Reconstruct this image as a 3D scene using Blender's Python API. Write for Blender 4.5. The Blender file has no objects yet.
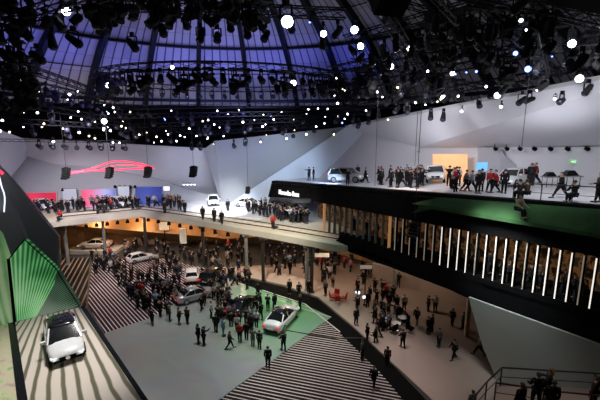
import bpy, bmesh, math, random
from mathutils import Vector, Matrix
R = random.Random(7)
sc = bpy.context.scene
COL = sc.collection
sc.view_settings.view_transform = 'Standard'
sc.view_settings.look = 'None'
sc.view_settings.gamma = 1
sc.view_settings.exposure = 0.0
PI = math.pi
# ------------------------------------------------------------------ camera and the survey of the hall
CZ, PITCH = 20.0, math.radians(11.3)
S_, C_ = math.sin(PITCH), math.cos(PITCH)
cam = bpy.data.cameras.new('camera'); camo = bpy.data.objects.new('camera', cam); COL.objects.link(camo)
camo.location = (0, 0, CZ); camo.rotation_euler = (PI/2 - PITCH, 0, 0)
cam.lens = 24; cam.sensor_width = 36; cam.clip_end = 400; sc.camera = camo
O = Vector((0, 0, CZ))
def ray(px, py):
    yv = -(py-200)/400
    return Vector(((px-300)/400, C_+S_*yv, -S_+C_*yv))
def U(px, py, z=0.0):            # point of a level plane
    d = ray(px, py); return O + d*((z-CZ)/d.z)
def D(px, py, y):                # point of the cross-section of the hall at depth y
    d = ray(px, py); return O + d*(y/d.y)
def onp(px, py, P, n):           # point of any plane
    d = ray(px, py); return O + d*((P-O).dot(n)/d.dot(n))
def proj(p):
    v = Vector(p)-O
    f = v.y*C_ - v.z*S_; u = v.y*S_ + v.z*C_
    return 300+400*v.x/f, 200-400*u/f

# ------------------------------------------------------------------ materials
def mat(name, col, rough=.5, metal=0, emit=None, es=0, var=.08, scale=4, spec=.5, coat=0):
    m = bpy.data.materials.new(name); m.use_nodes = True
    nt = m.node_tree; b = nt.nodes['Principled BSDF']
    b.inputs['Roughness'].default_value = rough; b.inputs['Metallic'].default_value = metal
    b.inputs['Specular IOR Level'].default_value = spec; b.inputs['Coat Weight'].default_value = coat
    tc = nt.nodes.new('ShaderNodeTexCoord'); n = nt.nodes.new('ShaderNodeTexNoise'); n.inputs['Scale'].default_value = scale
    n.inputs['Detail'].default_value = 3
    nt.links.new(tc.outputs['Object'], n.inputs['Vector'])
    r = nt.nodes.new('ShaderNodeValToRGB')
    r.color_ramp.elements[0].position = .3; r.color_ramp.elements[1].position = .7
    r.color_ramp.elements[0].color = (*[c*(1-var) for c in col], 1); r.color_ramp.elements[1].color = (*[min(1, c*(1+var)) for c in col], 1)
    nt.links.new(n.outputs['Fac'], r.inputs['Fac']); nt.links.new(r.outputs['Color'], b.inputs['Base Color'])
    if emit:
        b.inputs['Emission Color'].default_value = (*emit, 1); b.inputs['Emission Strength'].default_value = es
    return m
def cloth_mat(name, k=1.0):
    m = mat(name, (.5, .5, .5), .9, spec=.15); nt = m.node_tree; b = nt.nodes['Principled BSDF']
    oi = nt.nodes.new('ShaderNodeObjectInfo'); mx = nt.nodes.new('ShaderNodeMix'); mx.data_type = 'RGBA'; mx.blend_type = 'MULTIPLY'
    mx.inputs[0].default_value = 1
    src = b.inputs['Base Color'].links[0].from_socket
    rmp = src.node; rmp.color_ramp.elements[0].color = (k*.85,)*3+(1,); rmp.color_ramp.elements[1].color = (k,)*3+(1,)
    nt.links.new(oi.outputs['Color'], mx.inputs[6]); nt.links.new(src, mx.inputs[7]); nt.links.new(mx.outputs[2], b.inputs['Base Color'])
    return m
def stripe_mat(name, ang, width, duty, dark, light, off=0, es=.0, fade=None, rough=.35):
    """straight light bars laid in a dark floor; ang = direction of the bars"""
    m = bpy.data.materials.new(name); m.use_nodes = True; nt = m.node_tree; b = nt.nodes['Principled BSDF']; b.inputs['Roughness'].default_value = .6; b.inputs['Specular IOR Level'].default_value = .12
    tc = nt.nodes.new('ShaderNodeTexCoord'); mp = nt.nodes.new('ShaderNodeMapping'); mp.vector_type = 'POINT'
    mp.inputs['Rotation'].default_value[2] = -ang
    nt.links.new(tc.outputs['Object'], mp.inputs['Vector'])
    sp = nt.nodes.new('ShaderNodeSeparateXYZ'); nt.links.new(mp.outputs[0], sp.inputs[0])
    d = nt.nodes.new('ShaderNodeMath'); d.operation = 'DIVIDE'; d.inputs[1].default_value = width; nt.links.new(sp.outputs['Y'], d.inputs[0])
    f = nt.nodes.new('ShaderNodeMath'); f.operation = 'FRACT'; nt.links.new(d.outputs[0], f.inputs[0])
    l = nt.nodes.new('ShaderNodeMath'); l.operation = 'LESS_THAN'; l.inputs[1].default_value = duty; nt.links.new(f.outputs[0], l.inputs[0])
    n = nt.nodes.new('ShaderNodeTexNoise'); n.inputs['Scale'].default_value = .35; nt.links.new(tc.outputs['Object'], n.inputs['Vector'])
    cr = nt.nodes.new('ShaderNodeValToRGB'); cr.color_ramp.elements[0].position = .35; cr.color_ramp.elements[1].position = .65
    cr.color_ramp.elements[0].color = (*light, 1); cr.color_ramp.elements[1].color = (*(fade or light), 1)
    nt.links.new(n.outputs['Fac'], cr.inputs['Fac'])
    mx = nt.nodes.new('ShaderNodeMix'); mx.data_type = 'RGBA'; nt.links.new(l.outputs[0], mx.inputs[0])
    mx.inputs[6].default_value = (*dark, 1); nt.links.new(cr.outputs[0], mx.inputs[7])
    nt.links.new(mx.outputs[2], b.inputs['Base Color'])
    if es:
        nt.links.new(cr.outputs[0], b.inputs['Emission Color'])
        e = nt.nodes.new('ShaderNodeMath'); e.operation = 'MULTIPLY'; e.inputs[1].default_value = es
        nt.links.new(l.outputs[0], e.inputs[0]); nt.links.new(e.outputs[0], b.inputs['Emission Strength'])
    return m
def screen_mat(name, cols, ang=0, scale=.15, es=1, wave=0.0, distort=3, base=.3, off=0, rough=.4):
    """LED or printed picture: a colour ramp over a wavy gradient"""
    m = bpy.data.materials.new(name); m.use_nodes = True; nt = m.node_tree; b = nt.nodes['Principled BSDF']; b.inputs['Roughness'].default_value = rough
    tc = nt.nodes.new('ShaderNodeTexCoord')
    src = nt.nodes.new('ShaderNodeTexWave' if wave else 'ShaderNodeTexNoise')
    mp = nt.nodes.new('ShaderNodeMapping'); mp.inputs['Rotation'].default_value[2] = ang
    nt.links.new(tc.outputs['UV'], mp.inputs['Vector']); nt.links.new(mp.outputs[0], src.inputs['Vector'])
    src.inputs['Scale'].default_value = wave or scale
    if wave: src.inputs['Distortion'].default_value = distort; src.inputs['Detail Scale'].default_value = .6
    cr = nt.nodes.new('ShaderNodeValToRGB'); els = cr.color_ramp.elements
    while len(els) < len(cols): els.new(.5)
    for i, c in enumerate(cols):
        els[i].position = (.25+.5*i/(len(cols)-1)) if not wave else i/(len(cols)-1)
        els[i].color = (*c, 1)
    nt.links.new(src.outputs['Fac'], cr.inputs['Fac'])
    nt.links.new(cr.outputs[0], b.inputs['Base Color']); nt.links.new(cr.outputs[0], b.inputs['Emission Color'])
    b.inputs['Emission Strength'].default_value = es
    return m
M = {}
M['black'] = mat('matt_black_paint', (.007, .007, .008), .85, var=.2, spec=.06)
M['black_floor'] = mat('black_floor_border', (.005, .005, .005), .8, var=.2, spec=.05)
M['gloss_black'] = mat('glossy_black_panel', (.008, .009, .010), .25, var=.2, scale=.4)
M['truss'] = mat('black_truss_steel', (.012, .012, .016), .5, .6)
M['speaker'] = mat('black_speaker_grille', (.006, .006, .008), .8)
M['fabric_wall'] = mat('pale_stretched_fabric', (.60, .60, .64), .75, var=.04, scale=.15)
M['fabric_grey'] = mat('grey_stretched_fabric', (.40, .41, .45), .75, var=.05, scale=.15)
M['fabric_shaded'] = mat('shade_toned_fabric', (.33, .345, .37), .75, var=.05, scale=.12)  # shading of the central white facet put into the base colour
M['fabric_bluelit'] = mat('blue_lit_white_fabric', (.68, .75, .85), .75, var=.04, scale=.15)  # blue light on the white facets put into the base colour
M['white_floor'] = mat('white_stage_floor', (.75, .75, .77), .35, var=.04, scale=.5)
M['walk'] = mat('beige_walkway', (.62, .54, .42), .6, var=.12, scale=.4)
M['beige'] = mat('beige_floor', (.42, .335, .29), .5, var=.06, scale=.2)
M['dark_floor'] = mat('dark_hall_floor', (.045, .045, .043), .45, var=.3, scale=.3)
M['concrete'] = mat('white_painted_fascia', (.58, .55, .47), .7, var=.06, scale=.4)
M['tan'] = mat('tan_wood_wall', (.42, .24, .11), .6, var=.2, scale=.5)
M['pillar'] = mat('grey_pillar', (.22, .21, .2), .6)
M['dpillar'] = mat('dark_pillar', (.03, .028, .026), .5)
M['green'] = mat('green_carpet', (.028, .085, .026), .9, var=.45, scale=.5)
M['chrome'] = mat('brushed_steel', (.6, .6, .62), .25, 1)
M['wedge'] = mat('pale_green_grey_wall', (.46, .50, .47), .7, var=.04, scale=.2)
M['glass'] = mat('dark_car_glass', (.01, .012, .014), .08, spec=.8)
M['tyre'] = mat('tyre_rubber', (.012, .012, .012), .8)
M['rim'] = mat('alloy_rim', (.45, .46, .48), .3, .9)
M['lamp_clear'] = mat('clear_headlamp', (.7, .75, .8), .1, .3, (.9, .95, 1), .6)
M['lamp_red'] = mat('red_tail_lamp', (.6, .02, .02), .2, emit=(1, .03, .03), es=.6)
M['plate'] = mat('number_plate', (.7, .7, .7), .5)
M['skin'] = mat('skin', (.50, .31, .23), .6, var=.06)
M['hair'] = mat('dark_hair', (.03, .02, .015), .7)
M['hair_light'] = mat('light_hair', (.25, .17, .09), .7)
M['trouser'] = mat('dark_trousers', (.018, .019, .026), .9)
M['shoe'] = mat('black_shoes', (.01, .01, .01), .4)
M['cloth'] = cloth_mat('jacket_cloth')
M['lens_on'] = mat('lit_spot_lens', (1, 1, 1), .2, emit=(.86, .92, 1), es=9)
M['lens_big'] = mat('bright_spot_lens', (1, 1, 1), .2, emit=(.75, .9, 1), es=26)
M['lens_warm'] = mat('warm_spot_lens', (1, 1, 1), .2, emit=(1, .75, .42), es=5)
M['lens_blue'] = mat('blue_spot_lens', (.3, .4, 1), .2, emit=(.15, .25, 1), es=7)
M['lens_off'] = mat('unlit_spot_lens', (.05, .05, .08), .1)
M['down'] = mat('downlight_lens', (1, 1, 1), .3, emit=(1, .96, .95), es=5)
M['orange'] = mat('glowing_orange_panel', (.8, .45, .22), .6, emit=(1, .50, .22), es=.62, var=.1, scale=.6)  # brightness of the orange wall put in as emission
M['warm_inside'] = mat('painted_warm_glow', (.5, .22, .07), .6, emit=(1, .42, .12), es=.03, var=.5, scale=.6)
M['neon_red'] = mat('red_light_tube', (.9, .05, .1), .3, emit=(1, .05, .11), es=1.6)
M['neon_white'] = mat('white_light_tube', (.9, .9, 1), .3, emit=(.8, .88, 1), es=1.3)
M['fin_lit'] = mat('lit_white_fin', (.8, .78, .74), .4, emit=(1, .90, .82), es=1.0, var=.1, scale=1.5)
M['fin_mid'] = mat('dim_lit_fin', (.6, .55, .5), .4, emit=(1, .85, .7), es=.16, var=.2, scale=1.5)
M['fin_grey'] = mat('grey_fin', (.20, .23, .21), .45, var=.2)
M['fin_warm'] = mat('warm_fin', (.5, .3, .15), .45, emit=(1, .5, .2), es=.25)
M['exit'] = mat('exit_sign_green', (.1, .5, .1), .5, emit=(.35, 1, .3), es=.35)
M['sign'] = mat('white_sign_letters', (.9, .9, .9), .4, emit=(1, 1, 1), es=.7)
M['monitor'] = mat('bright_monitor_screen', (.8, .8, .8), .3, emit=(.85, .92, 1), es=1.6)
M['red_fabric'] = mat('red_upholstery', (.45, .03, .03), .8)
M['rail'] = mat('dark_metal_rail', (.05, .045, .05), .4, .5)
M['trim_line'] = mat('white_edge_line', (.7, .7, .68), .5)
M['cyan'] = mat('cyan_screen', (.2, .5, .8), .4, emit=(.15, .5, .9), es=.7)

def patch_mat(name, cols, scale, es):
    m = bpy.data.materials.new(name); m.use_nodes = True; nt = m.node_tree; b = nt.nodes['Principled BSDF']; b.inputs['Roughness'].default_value = .6
    tc = nt.nodes.new('ShaderNodeTexCoord'); n = nt.nodes.new('ShaderNodeTexNoise'); n.inputs['Scale'].default_value = scale; n.inputs['Detail'].default_value = 4
    nt.links.new(tc.outputs['Object'], n.inputs['Vector']); cr = nt.nodes.new('ShaderNodeValToRGB'); els = cr.color_ramp.elements
    while len(els) < len(cols): els.new(.5)
    for i, c in enumerate(cols): els[i].position = .35+.35*i/(len(cols)-1); els[i].color = (*c, 1)
    nt.links.new(n.outputs['Fac'], cr.inputs[0]); nt.links.new(cr.outputs[0], b.inputs['Base Color']); nt.links.new(cr.outputs[0], b.inputs['Emission Color']); b.inputs['Emission Strength'].default_value = es
    return m
M['warm_inside'] = patch_mat('painted_warm_glow_patches', [(.008, .006, .004), (.03, .015, .008), (.30, .13, .04), (.05, .03, .02), (.02, .03, .025)], 1.6, .3)  # lit and dark parts of the room painted into colour and emission

# ------------------------------------------------------------------ helpers
def link(name, me, m=None, parent=None):
    o = bpy.data.objects.new(name, me); COL.objects.link(o)
    if m is not None and me is not None:
        for x in (m if isinstance(m, (list, tuple)) else [m]): me.materials.append(M[x] if isinstance(x, str) else x)
    if parent: o.parent = parent
    return o
def bmo(name, bm, m, parent=None, smooth=False):
    bmesh.ops.recalc_face_normals(bm, faces=bm.faces)
    me = bpy.data.meshes.new(name); bm.to_mesh(me); bm.free()
    if smooth:
        for p in me.polygons: p.use_smooth = True
    return link(name, me, m, parent)
def tag(o, label, cat=None, group=None, kind=None):
    o['label'] = label
    if cat: o['category'] = cat
    if group: o['group'] = group
    if kind: o['kind'] = kind
    return o
def empty(name, loc=(0, 0, 0), rz=0, label=None, cat=None, group=None):
    o = bpy.data.objects.new(name, None); COL.objects.link(o); o.location = loc; o.rotation_euler = (0, 0, rz); o.empty_display_size = .3
    if label: tag(o, label, cat, group)
    return o
def box(bm, c, s, rot=None):
    r = bmesh.ops.create_cube(bm, size=1)
    for v in r['verts']:
        v.co = Vector((v.co.x*s[0], v.co.y*s[1], v.co.z*s[2]))
        if rot is not None: v.co = rot @ v.co
        v.co += Vector(c)
    return r['verts']
def bar(bm, a, b, w, h=None, up=(0, 0, 1)):
    a, b = Vector(a), Vector(b); d = b-a; L = d.length
    if L < 1e-6: return
    x = d/L; u = Vector(up)
    if abs(x.dot(u)) > .95: u = Vector((0, 1, 0))
    y = u.cross(x).normalized(); z = x.cross(y)
    m3 = Matrix((x, y, z)).transposed(); h = h or w
    r = bmesh.ops.create_cube(bm, size=1)
    for v in r['verts']: v.co = m3 @ Vector((v.co.x*L, v.co.y*w, v.co.z*h)) + (a+b)/2
def cyl(bm, a, b, r1, r2=None, seg=10, caps=True):
    a, b = Vector(a), Vector(b); d = b-a; L = d.length
    q = d.to_track_quat('Z', 'Y').to_matrix()
    r = bmesh.ops.create_cone(bm, cap_ends=caps, segments=seg, radius1=r1, radius2=r1 if r2 is None else r2, depth=L)
    for v in r['verts']: v.co = q @ v.co + (a+b)/2
def poly(bm, pts, n_off):
    """a slab: the outline pts and the same outline moved by n_off; UV metres/10 on it"""
    n_off = Vector(n_off)
    a = [bm.verts.new(p) for p in pts]; b = [bm.verts.new(Vector(p)+n_off) for p in pts]
    fs = [bm.faces.new(a), bm.faces.new(b[::-1])]
    k = len(pts)
    for i in range(k): fs.append(bm.faces.new((a[i], b[i], b[(i+1) % k], a[(i+1) % k])))
    return fs
def slab(name, pts, off, m, kind='structure', label=None, cat=None, uvx=None, parent=None):
    bm = bmesh.new(); poly(bm, pts, off)
    P0 = Vector(pts[0]); ex = (Vector(pts[1])-P0).normalized() if uvx is None else Vector(uvx).normalized()
    nn = None
    for i in range(2, len(pts)):
        nn = ex.cross(Vector(pts[i])-P0)
        if nn.length > 1e-3: break
    ey = nn.normalized().cross(ex)
    uv = bm.loops.layers.uv.new('uv')
    for f in bm.faces:
        for l in f.loops: l[uv].uv = ((l.vert.co-P0).dot(ex)/10, (l.vert.co-P0).dot(ey)/10)
    o = bmo(name, bm, m, parent)
    if kind: o['kind'] = kind
    if label: o['label'] = label
    if cat: o['category'] = cat
    return o
def copy_tree(o, parent=None):
    c = o.copy(); COL.objects.link(c); c.parent = parent
    for ch in o.children: copy_tree(ch, c)
    return c
def inpoly(x, y, P):
    r = False; j = len(P)-1
    for i in range(len(P)):
        if (P[i][1] > y) != (P[j][1] > y) and x < (P[j][0]-P[i][0])*(y-P[i][1])/(P[j][1]-P[i][1])+P[i][0]: r = not r
        j = i
    return r
def light(name, kind, loc, energy, col, target=None, size=1, angle=60, blend=.5):
    l = bpy.data.lights.new(name, kind); o = bpy.data.objects.new(name, l); COL.objects.link(o)
    l.energy = energy; l.color = col; o.location = loc
    if kind == 'AREA': l.size = size
    else: l.shadow_soft_size = size
    if kind == 'SPOT': l.spot_size = math.radians(angle); l.spot_blend = blend
    if target is not None: o.rotation_euler = (Vector(target)-Vector(loc)).to_track_quat('-Z', 'Y').to_euler()
    return o

# ------------------------------------------------------------------ the hall: floor, drum wall, dome
DC = Vector((-8, 40, 0))
bm = bmesh.new(); box(bm, (-5, 35, -.15), (120, 110, .3)); o = bmo('floor', bm, 'dark_floor'); o['kind'] = 'structure'
bm = bmesh.new()
RD = 46
prev = None
ring0 = []
for k in range(72):
    a = 2*PI*k/72
    ring0.append([bm.verts.new((DC.x+RD*1.15*math.cos(a), DC.y+RD*math.sin(a), z)) for z in (0, 22.3)])
for k in range(72):
    p, q = ring0[k], ring0[(k+1) % 72]; bm.faces.new((p[0], q[0], q[1], p[1]))
o = bmo('wall_back', bm, 'black'); o['kind'] = 'structure'
def dome_pt(a, t, r=34.0, k=0):    # t 0 at the springing, 1 at the apex
    ph = math.asin(34/41.8)*(1-t); q = 41.8-k
    return Vector((DC.x+q*math.sin(ph)*math.cos(a), DC.y+q*math.sin(ph)*math.sin(a), -1.8+q*math.cos(ph)))
m = bpy.data.materials.new('dome_panels'); m.use_nodes = True; nt = m.node_tree; b = nt.nodes['Principled BSDF']; b.inputs['Roughness'].default_value = .7
tc = nt.nodes.new('ShaderNodeTexCoord'); br = nt.nodes.new('ShaderNodeTexBrick'); nt.links.new(tc.outputs['UV'], br.inputs['Vector'])
br.offset = 0; br.inputs['Scale'].default_value = 1; br.inputs['Brick Width'].default_value = 1/144; br.inputs['Row Height'].default_value = 1/14
br.inputs['Mortar Size'].default_value = .0007; br.inputs['Mortar Smooth'].default_value = .3
br.inputs['Color1'].default_value = (.62, .60, .62, 1); br.inputs['Color2'].default_value = (.50, .49, .52, 1); br.inputs['Mortar'].default_value = (.10, .10, .14, 1)
nt.links.new(br.outputs['Color'], b.inputs['Base Color']); M['dome'] = m
bm = bmesh.new(); uv = bm.loops.layers.uv.new('uv'); NA, NT = 96, 20
g = [[bm.verts.new(dome_pt(2*PI*i/NA, j/NT)) for i in range(NA)] for j in range(NT)]
for j in range(NT-1):
    for i in range(NA):
        f = bm.faces.new((g[j][i], g[j][(i+1) % NA], g[j+1][(i+1) % NA], g[j+1][i]))
        for l, (u_, v_) in zip(f.loops, ((i, j), (i+1, j), (i+1, j+1), (i, j+1))): l[uv].uv = (u_/NA, v_/NT)
top = bm.verts.new((DC.x, DC.y, 40.2))
for i in range(NA): bm.faces.new((g[-1][i], g[-1][(i+1) % NA], top))
# flat black brim between the dome and the drum
br0 = [bm.verts.new(dome_pt(2*PI*i/NA, 0)) for i in range(NA)]
dome = bmo('ceiling', bm, 'dome', smooth=True); dome['kind'] = 'structure'
bm = bmesh.new()
for i in range(NA):
    a0, a1 = 2*PI*i/NA, 2*PI*(i+1)/NA
    pts = [(DC.x+r_*e*math.cos(a), DC.y+r_*math.sin(a), 22.4) for (r_, e, a) in ((33.6, 1, a0), (46.5, 1.15, a0), (46.5, 1.15, a1), (33.6, 1, a1))]
    bm.faces.new([bm.verts.new(p) for p in pts])
o = bmo('ceiling', bm, 'black'); o['kind'] = 'structure'
bm = bmesh.new()
for k in range(24):                 # main ribs, arched lattice
    a = PI/2 + 2*PI*(k+.13)/24
    for j in range(14):
        bar(bm, dome_pt(a, j/15, k=.5), dome_pt(a, (j+1)/15, k=.5), .62, .9)
o = bmo('trim_1', bm, 'truss'); o['kind'] = 'structure'
bm = bmesh.new()
for t, w in ((.03, .6), (.17, .14), (.30, .45), (.45, .14), (.60, .4), (.82, .3)):
    for i in range(NA): bar(bm, dome_pt(2*PI*i/NA, t, k=.3), dome_pt(2*PI*(i+1)/NA, t, k=.3), w, w*.8)
o = bmo('trim_2', bm, 'truss'); o['kind'] = 'structure'

# ------------------------------------------------------------------ black slatted building on the right: its facade plane
A = D(272, 181, 57.0); B = D(600, 207, 22.0)
adir = Vector((B.x-A.x, B.y-A.y, 0)).normalized()
FN = Vector((-adir.y, adir.x, 0))          # horizontal normal
if FN.dot(Vector((0, -1, 0))) < 0: FN = -FN  # towards the open hall (towards the camera/left)
FB = -FN
def F(px, py, back=0.0): return onp(px, py, A+FB*back, FN)
# deck: a sloping plane through the fascia's top edge, level across
slope = (B.z-A.z)/((B-A).xy.length)
DN = Vector((-adir.x*slope, -adir.y*slope, 1)).normalized()
def K(px, py): return onp(px, py, A, DN)      # point of the deck under a pixel
def deck_z(x, y): return A.z - (DN.x*(x-A.x)+DN.y*(y-A.y))/DN.z
def along(P, q): return P + adir*q
TR = F(640, 213); TL = A.copy()
TR.z = deck_z(TR.x, TR.y)
ts = lambda px, py: F(px, py)
# fascia (upper black band) from the deck edge to the tops of the fins
lowu = [(640, 269), (600, 257.5), (520, 240.5), (435, 225), (352, 209), (321, 203), (309, 200)]
slab('wall_right', [TL, TR]+[F(*p) for p in lowu]+[F(268, 197)], FB*.5, 'black')
# lower black band from the feet of the fins to the soffit edge
up2 = [(640, 323.5), (594, 310), (520, 289), (435, 264), (352, 236), (340, 232)]
dn2 = [(336, 247), (369, 251), (465, 297), (600, 346), (640, 361)]
slab('wall_right', [F(*p) for p in up2]+[F(*p) for p in dn2], FB*.5, 'black')
# soffit and room floor behind the fins
e0, e1 = F(336, 247), F(640, 361)
slab('floor', [F(640, 330), F(336, 240), F(336, 240)+FB*9, F(640, 330)+FB*9], (0, 0, -.3), 'black')
slab('ceiling', [e1, e0, e0+FB*12, e1+FB*12], (0, 0, .3), 'black')
# wall behind the fins, its warm lit patches painted as glow
bw0, bw1 = F(290, 196)+FB*4.5, F(640, 250)+FB*4.5
slab('wall_right', [bw0, bw1+Vector((0, 0, 1)), bw1-Vector((0, 0, 5.5)), bw0-Vector((0, 0, 5))], FB*.3, 'warm_inside')
# deck slab
bl, brr = TL+FB*26, TR+FB*26
slab('floor', [TL, TR, brr, bl], (0, 0, -.35), 'white_floor')
slab('trim_3', [TL+FN*.06+Vector((0, 0, .05)), TR+FN*.06+Vector((0, 0, .05)), TR+FB*.7+Vector((0, 0, .05)), TL+FB*.7+Vector((0, 0, .05))], (0, 0, -.3), 'black')
# green planted ledge in front of the deck
gp = [F(415, 203.5), F(440, 195.5), F(520, 201.5), F(640, 213.5)]
gq = [F(640, 237)+FN*1.2, F(600, 229)+FN*1.2, F(500, 214)+FN*1.0, F(430, 205)+FN*.5]
bm = bmesh.new()
vs = [[bm.verts.new(p+FN*.1), bm.verts.new(q)] for p, q in ((F(412, 203.5), F(420, 205)+FN*.2), (F(440, 197), F(440, 206)+FN*.6), (F(520, 203), F(520, 217)+FN*1.1), (F(600, 209), F(600, 229)+FN*1.2), (F(650, 215), F(650, 239)+FN*1.2))]
bot = [[bm.verts.new(a_.co+Vector((0, 0, -.9))), bm.verts.new(b_.co+Vector((0, 0, -.25)))] for a_, b_ in vs]
for i in range(4):
    bm.faces.new((vs[i][0], vs[i+1][0], vs[i+1][1], vs[i][1])); bm.faces.new((bot[i][0], bot[i][1], bot[i+1][1], bot[i+1][0]))
    bm.faces.new((vs[i][1], vs[i+1][1], bot[i+1][1], bot[i][1]))
o = bmo('carpeted_ledge', bm, 'green'); tag(o, 'sloping green carpeted ledge below the edge of the right hand deck', 'ledge')
# fins
fac = empty('fin_screen', F(470, 260), 0, 'long screen of upright lit fins on the black building at right', 'screen')
finp = []
x = 323.0
pairs = [(323, 203.5, 229), (352, 209, 236), (394, 217, 250), (435, 225.5, 263), (478, 233, 276), (520, 241.5, 289), (560, 250, 301), (594, 257.5, 311), (640, 269, 324)]
def lerp_fin(x):
    for (a0, t0, b0), (a1, t1, b1) in zip(pairs, pairs[1:]):
        if x <= a1: k = (x-a0)/(a1-a0); return t0+(t1-t0)*k, b0+(b1-b0)*k
    return pairs[-1][1:]
i = 0; dpx = 5.6
while x < 628:
    t_, b_ = lerp_fin(x)
    lean = (x-300)/2000*(b_-t_)*1.0
    p1, p2 = F(x, t_), F(x, b_); p2 = Vector((p1.x, p1.y, p2.z))
    p2.z = F(x-lean, b_).z
    bm = bmesh.new(); lit = x >= 394
    bar(bm, p1+FB*.2+Vector((0, 0, .25)), p2+FB*.2-Vector((0, 0, .25)), .06 if lit else .10, .30, up=FN)
    mname = 'fin_grey' if 326 < x < 374 else ('fin_warm' if x < 327 or 376 < x < 394 and i % 2 else ('fin_grey' if x < 394 else 'fin_mid' if x < 434 or i % 5 == 2 else 'fin_lit'))
    f_ = bmo('fin', bm, 'black' if lit else mname); f_.parent = fac; f_.matrix_parent_inverse = Matrix.Translation(fac.location).inverted()
    if lit:
        bm = bmesh.new(); bar(bm, p1+FB*.03+Vector((0, 0, -.02)), p2+FB*.03, .06, .05, up=FN); l_ = bmo('light_strip', bm, mname); l_.parent = f_
    x += 5.2+(x-323)/277*7.6; i += 1
# sign wall end: shaped panel with slanting edge; lettering
slab('wall_right', [A, F(316, 184), F(310, 203), F(268, 203.5), F(270, 197)], FB*.4, 'gloss_black')
cu = bpy.data.curves.new('lettering', 'FONT'); cu.body = 'Mercedes-Benz'; cu.size = 1; cu.extrude = .04; cu.offset = .004
to = bpy.data.objects.new('tmp', cu); COL.objects.link(to)
dg = bpy.context.evaluated_depsgraph_get(); me = bpy.data.meshes.new_from_object(to.evaluated_get(dg)); bpy.data.objects.remove(to)
s0, s1 = F(279.5, 194), F(299.5, 197)
xs = [v.co.x for v in me.vertices]; w0, w1 = min(xs), max(xs)
ex = (s1-s0); hgt = (s0-F(279.5, 189)).length
for v in me.vertices:
    k = (v.co.x-w0)/(w1-w0); v.co = s0 + ex*k + Vector((0, 0, (v.co.y/.72)*abs(hgt)*.95)) + FN*(.08+v.co.z)
o = link('sign_lettering', me, 'sign'); tag(o, 'small white shop lettering on the black wall above the crowd', 'sign')

# ------------------------------------------------------------------ left terrace: slab, walkway, fascia, pillars
ZT = 6.6
T0, T1, T2, T3 = U(-80, 244, ZT), U(56, 222, ZT), U(141, 211.5, ZT), U(345, 246, ZT)
back = [(22, 66), (-60, 72)]
LB = [U(-80, 244, ZT), U(56, 221.5, ZT), U(100, 216.5, ZT), U(141, 212, ZT), U(200, 221, ZT), U(270, 233, ZT), U(345, 246.5, ZT)]
outer = LB+[LB[-1]+Vector((6, 3, 0)), Vector((6, 68, ZT)), Vector((-50, 70, ZT))]
slab('floor', outer, (0, 0, -.75), 'concrete')
# raised beige walkway strips and the white stage
def inset(px, py, z=ZT+.02): return U(px, py, z)
slab('floor', [inset(-80, 240), inset(56, 219), inset(141, 210.3), inset(200, 218.6), inset(270, 229.5), inset(345, 242), inset(345, 236), inset(270, 222.5), inset(200, 213), inset(141, 206.5), inset(56, 212), inset(-80, 228)], (0, 0, -.05), 'walk')
for j, off in enumerate((0, 1.8, 3.6)):
    bm = bmesh.new()
    P_ = [inset(56, 217.5-off), inset(141, 209.3-off*.75), inset(200, 217.3-off), inset(270, 228-off*1.2), inset(345, 240.4-off*1.3)]
    for a_, b_ in zip(P_, P_[1:]): bar(bm, a_+Vector((0, 0, .05)), b_+Vector((0, 0, .05)), .10, .10)
    o = bmo('trim_%d' % (4+j), bm, 'rail' if j != 1 else 'trim_line'); o['kind'] = 'structure'
slab('floor', [inset(-30, 214, ZT+.12), inset(56, 209.5, ZT+.12), inset(141, 206, ZT+.12), inset(200, 212, ZT+.12), inset(262, 219, ZT+.12), inset(300, 199, ZT+.12), Vector((-40, 69.6, ZT+.12))], (0, 0, -.12), 'white_floor')
# under-terrace back wall and pillars
yb = 63
slab('wall_back', [Vector((-48, yb-6, 0)), Vector((-20, yb+1, 0)), Vector((0, yb, 0)), Vector((14, yb-12, 0)), Vector((14, yb-12, 6)), Vector((0, yb, 6)), Vector((-20, yb+1, 6)), Vector((-48, yb-6, 6))], (0, .4, 0), 'tan')
for i, (px, y) in enumerate(((142, 214), (201, 224.5), (245, 232), (262, 236), (307, 243), (312, 244), (61, 223), (100, 218), (395, 262))):
    d = U(px, y, ZT-.4)
    if px == 395: d = U(395, 300)
    d += Vector((0, .6, 0))
    dark = px in (142, 201, 262, 313, 312)
    bm = bmesh.new(); cyl(bm, (0, 0, 0), (0, 0, 5.84), .22, seg=14); box(bm, (0, 0, 5.7), (.8, .8, .28)); box(bm, (0, 0, .06), (.7, .7, .12))
    o = bmo('pillar', bm, 'dpillar' if dark else 'pillar'); o.location = (d.x, d.y, 0)
    where = {142: 'at the inner corner of the terrace', 201: 'second from the terrace corner', 245: 'below the middle of the terrace', 262: 'left of the lounge crowd under the terrace', 307: 'beside a dark pillar near the right end of the terrace', 312: 'beside a pale pillar near the right end of the terrace', 61: 'at the far left under the terrace', 100: 'behind the silver saloon under the terrace', 395: 'under the slatted building beside the lounge'}[px]
    tag(o, ('dark' if dark else 'pale grey')+' round pillar '+where, 'pillar')
def edge_spot(p):
    e = empty('edge_spotlight', p, 0, 'black spotlight in the row hanging under the edge of the terrace', 'spotlight', 'black spotlights under the terrace edge')
    bm = bmesh.new(); cyl(bm, (0, 0, -.15), (0, -.05, -.62), .20, .27, 10); bmo('housing', bm, 'black', e)
    bm = bmesh.new(); cyl(bm, (0, 0, 0), (0, 0, -.2), .05, seg=6); bmo('bracket', bm, 'black', e)
EP = [U(56, 222, ZT), U(141, 212.4, ZT), U(345, 247.5, ZT)]
for k in range(8): edge_spot(EP[0].lerp(EP[1], (k+.5)/8)+Vector((0, .2, -.76)))
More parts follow.
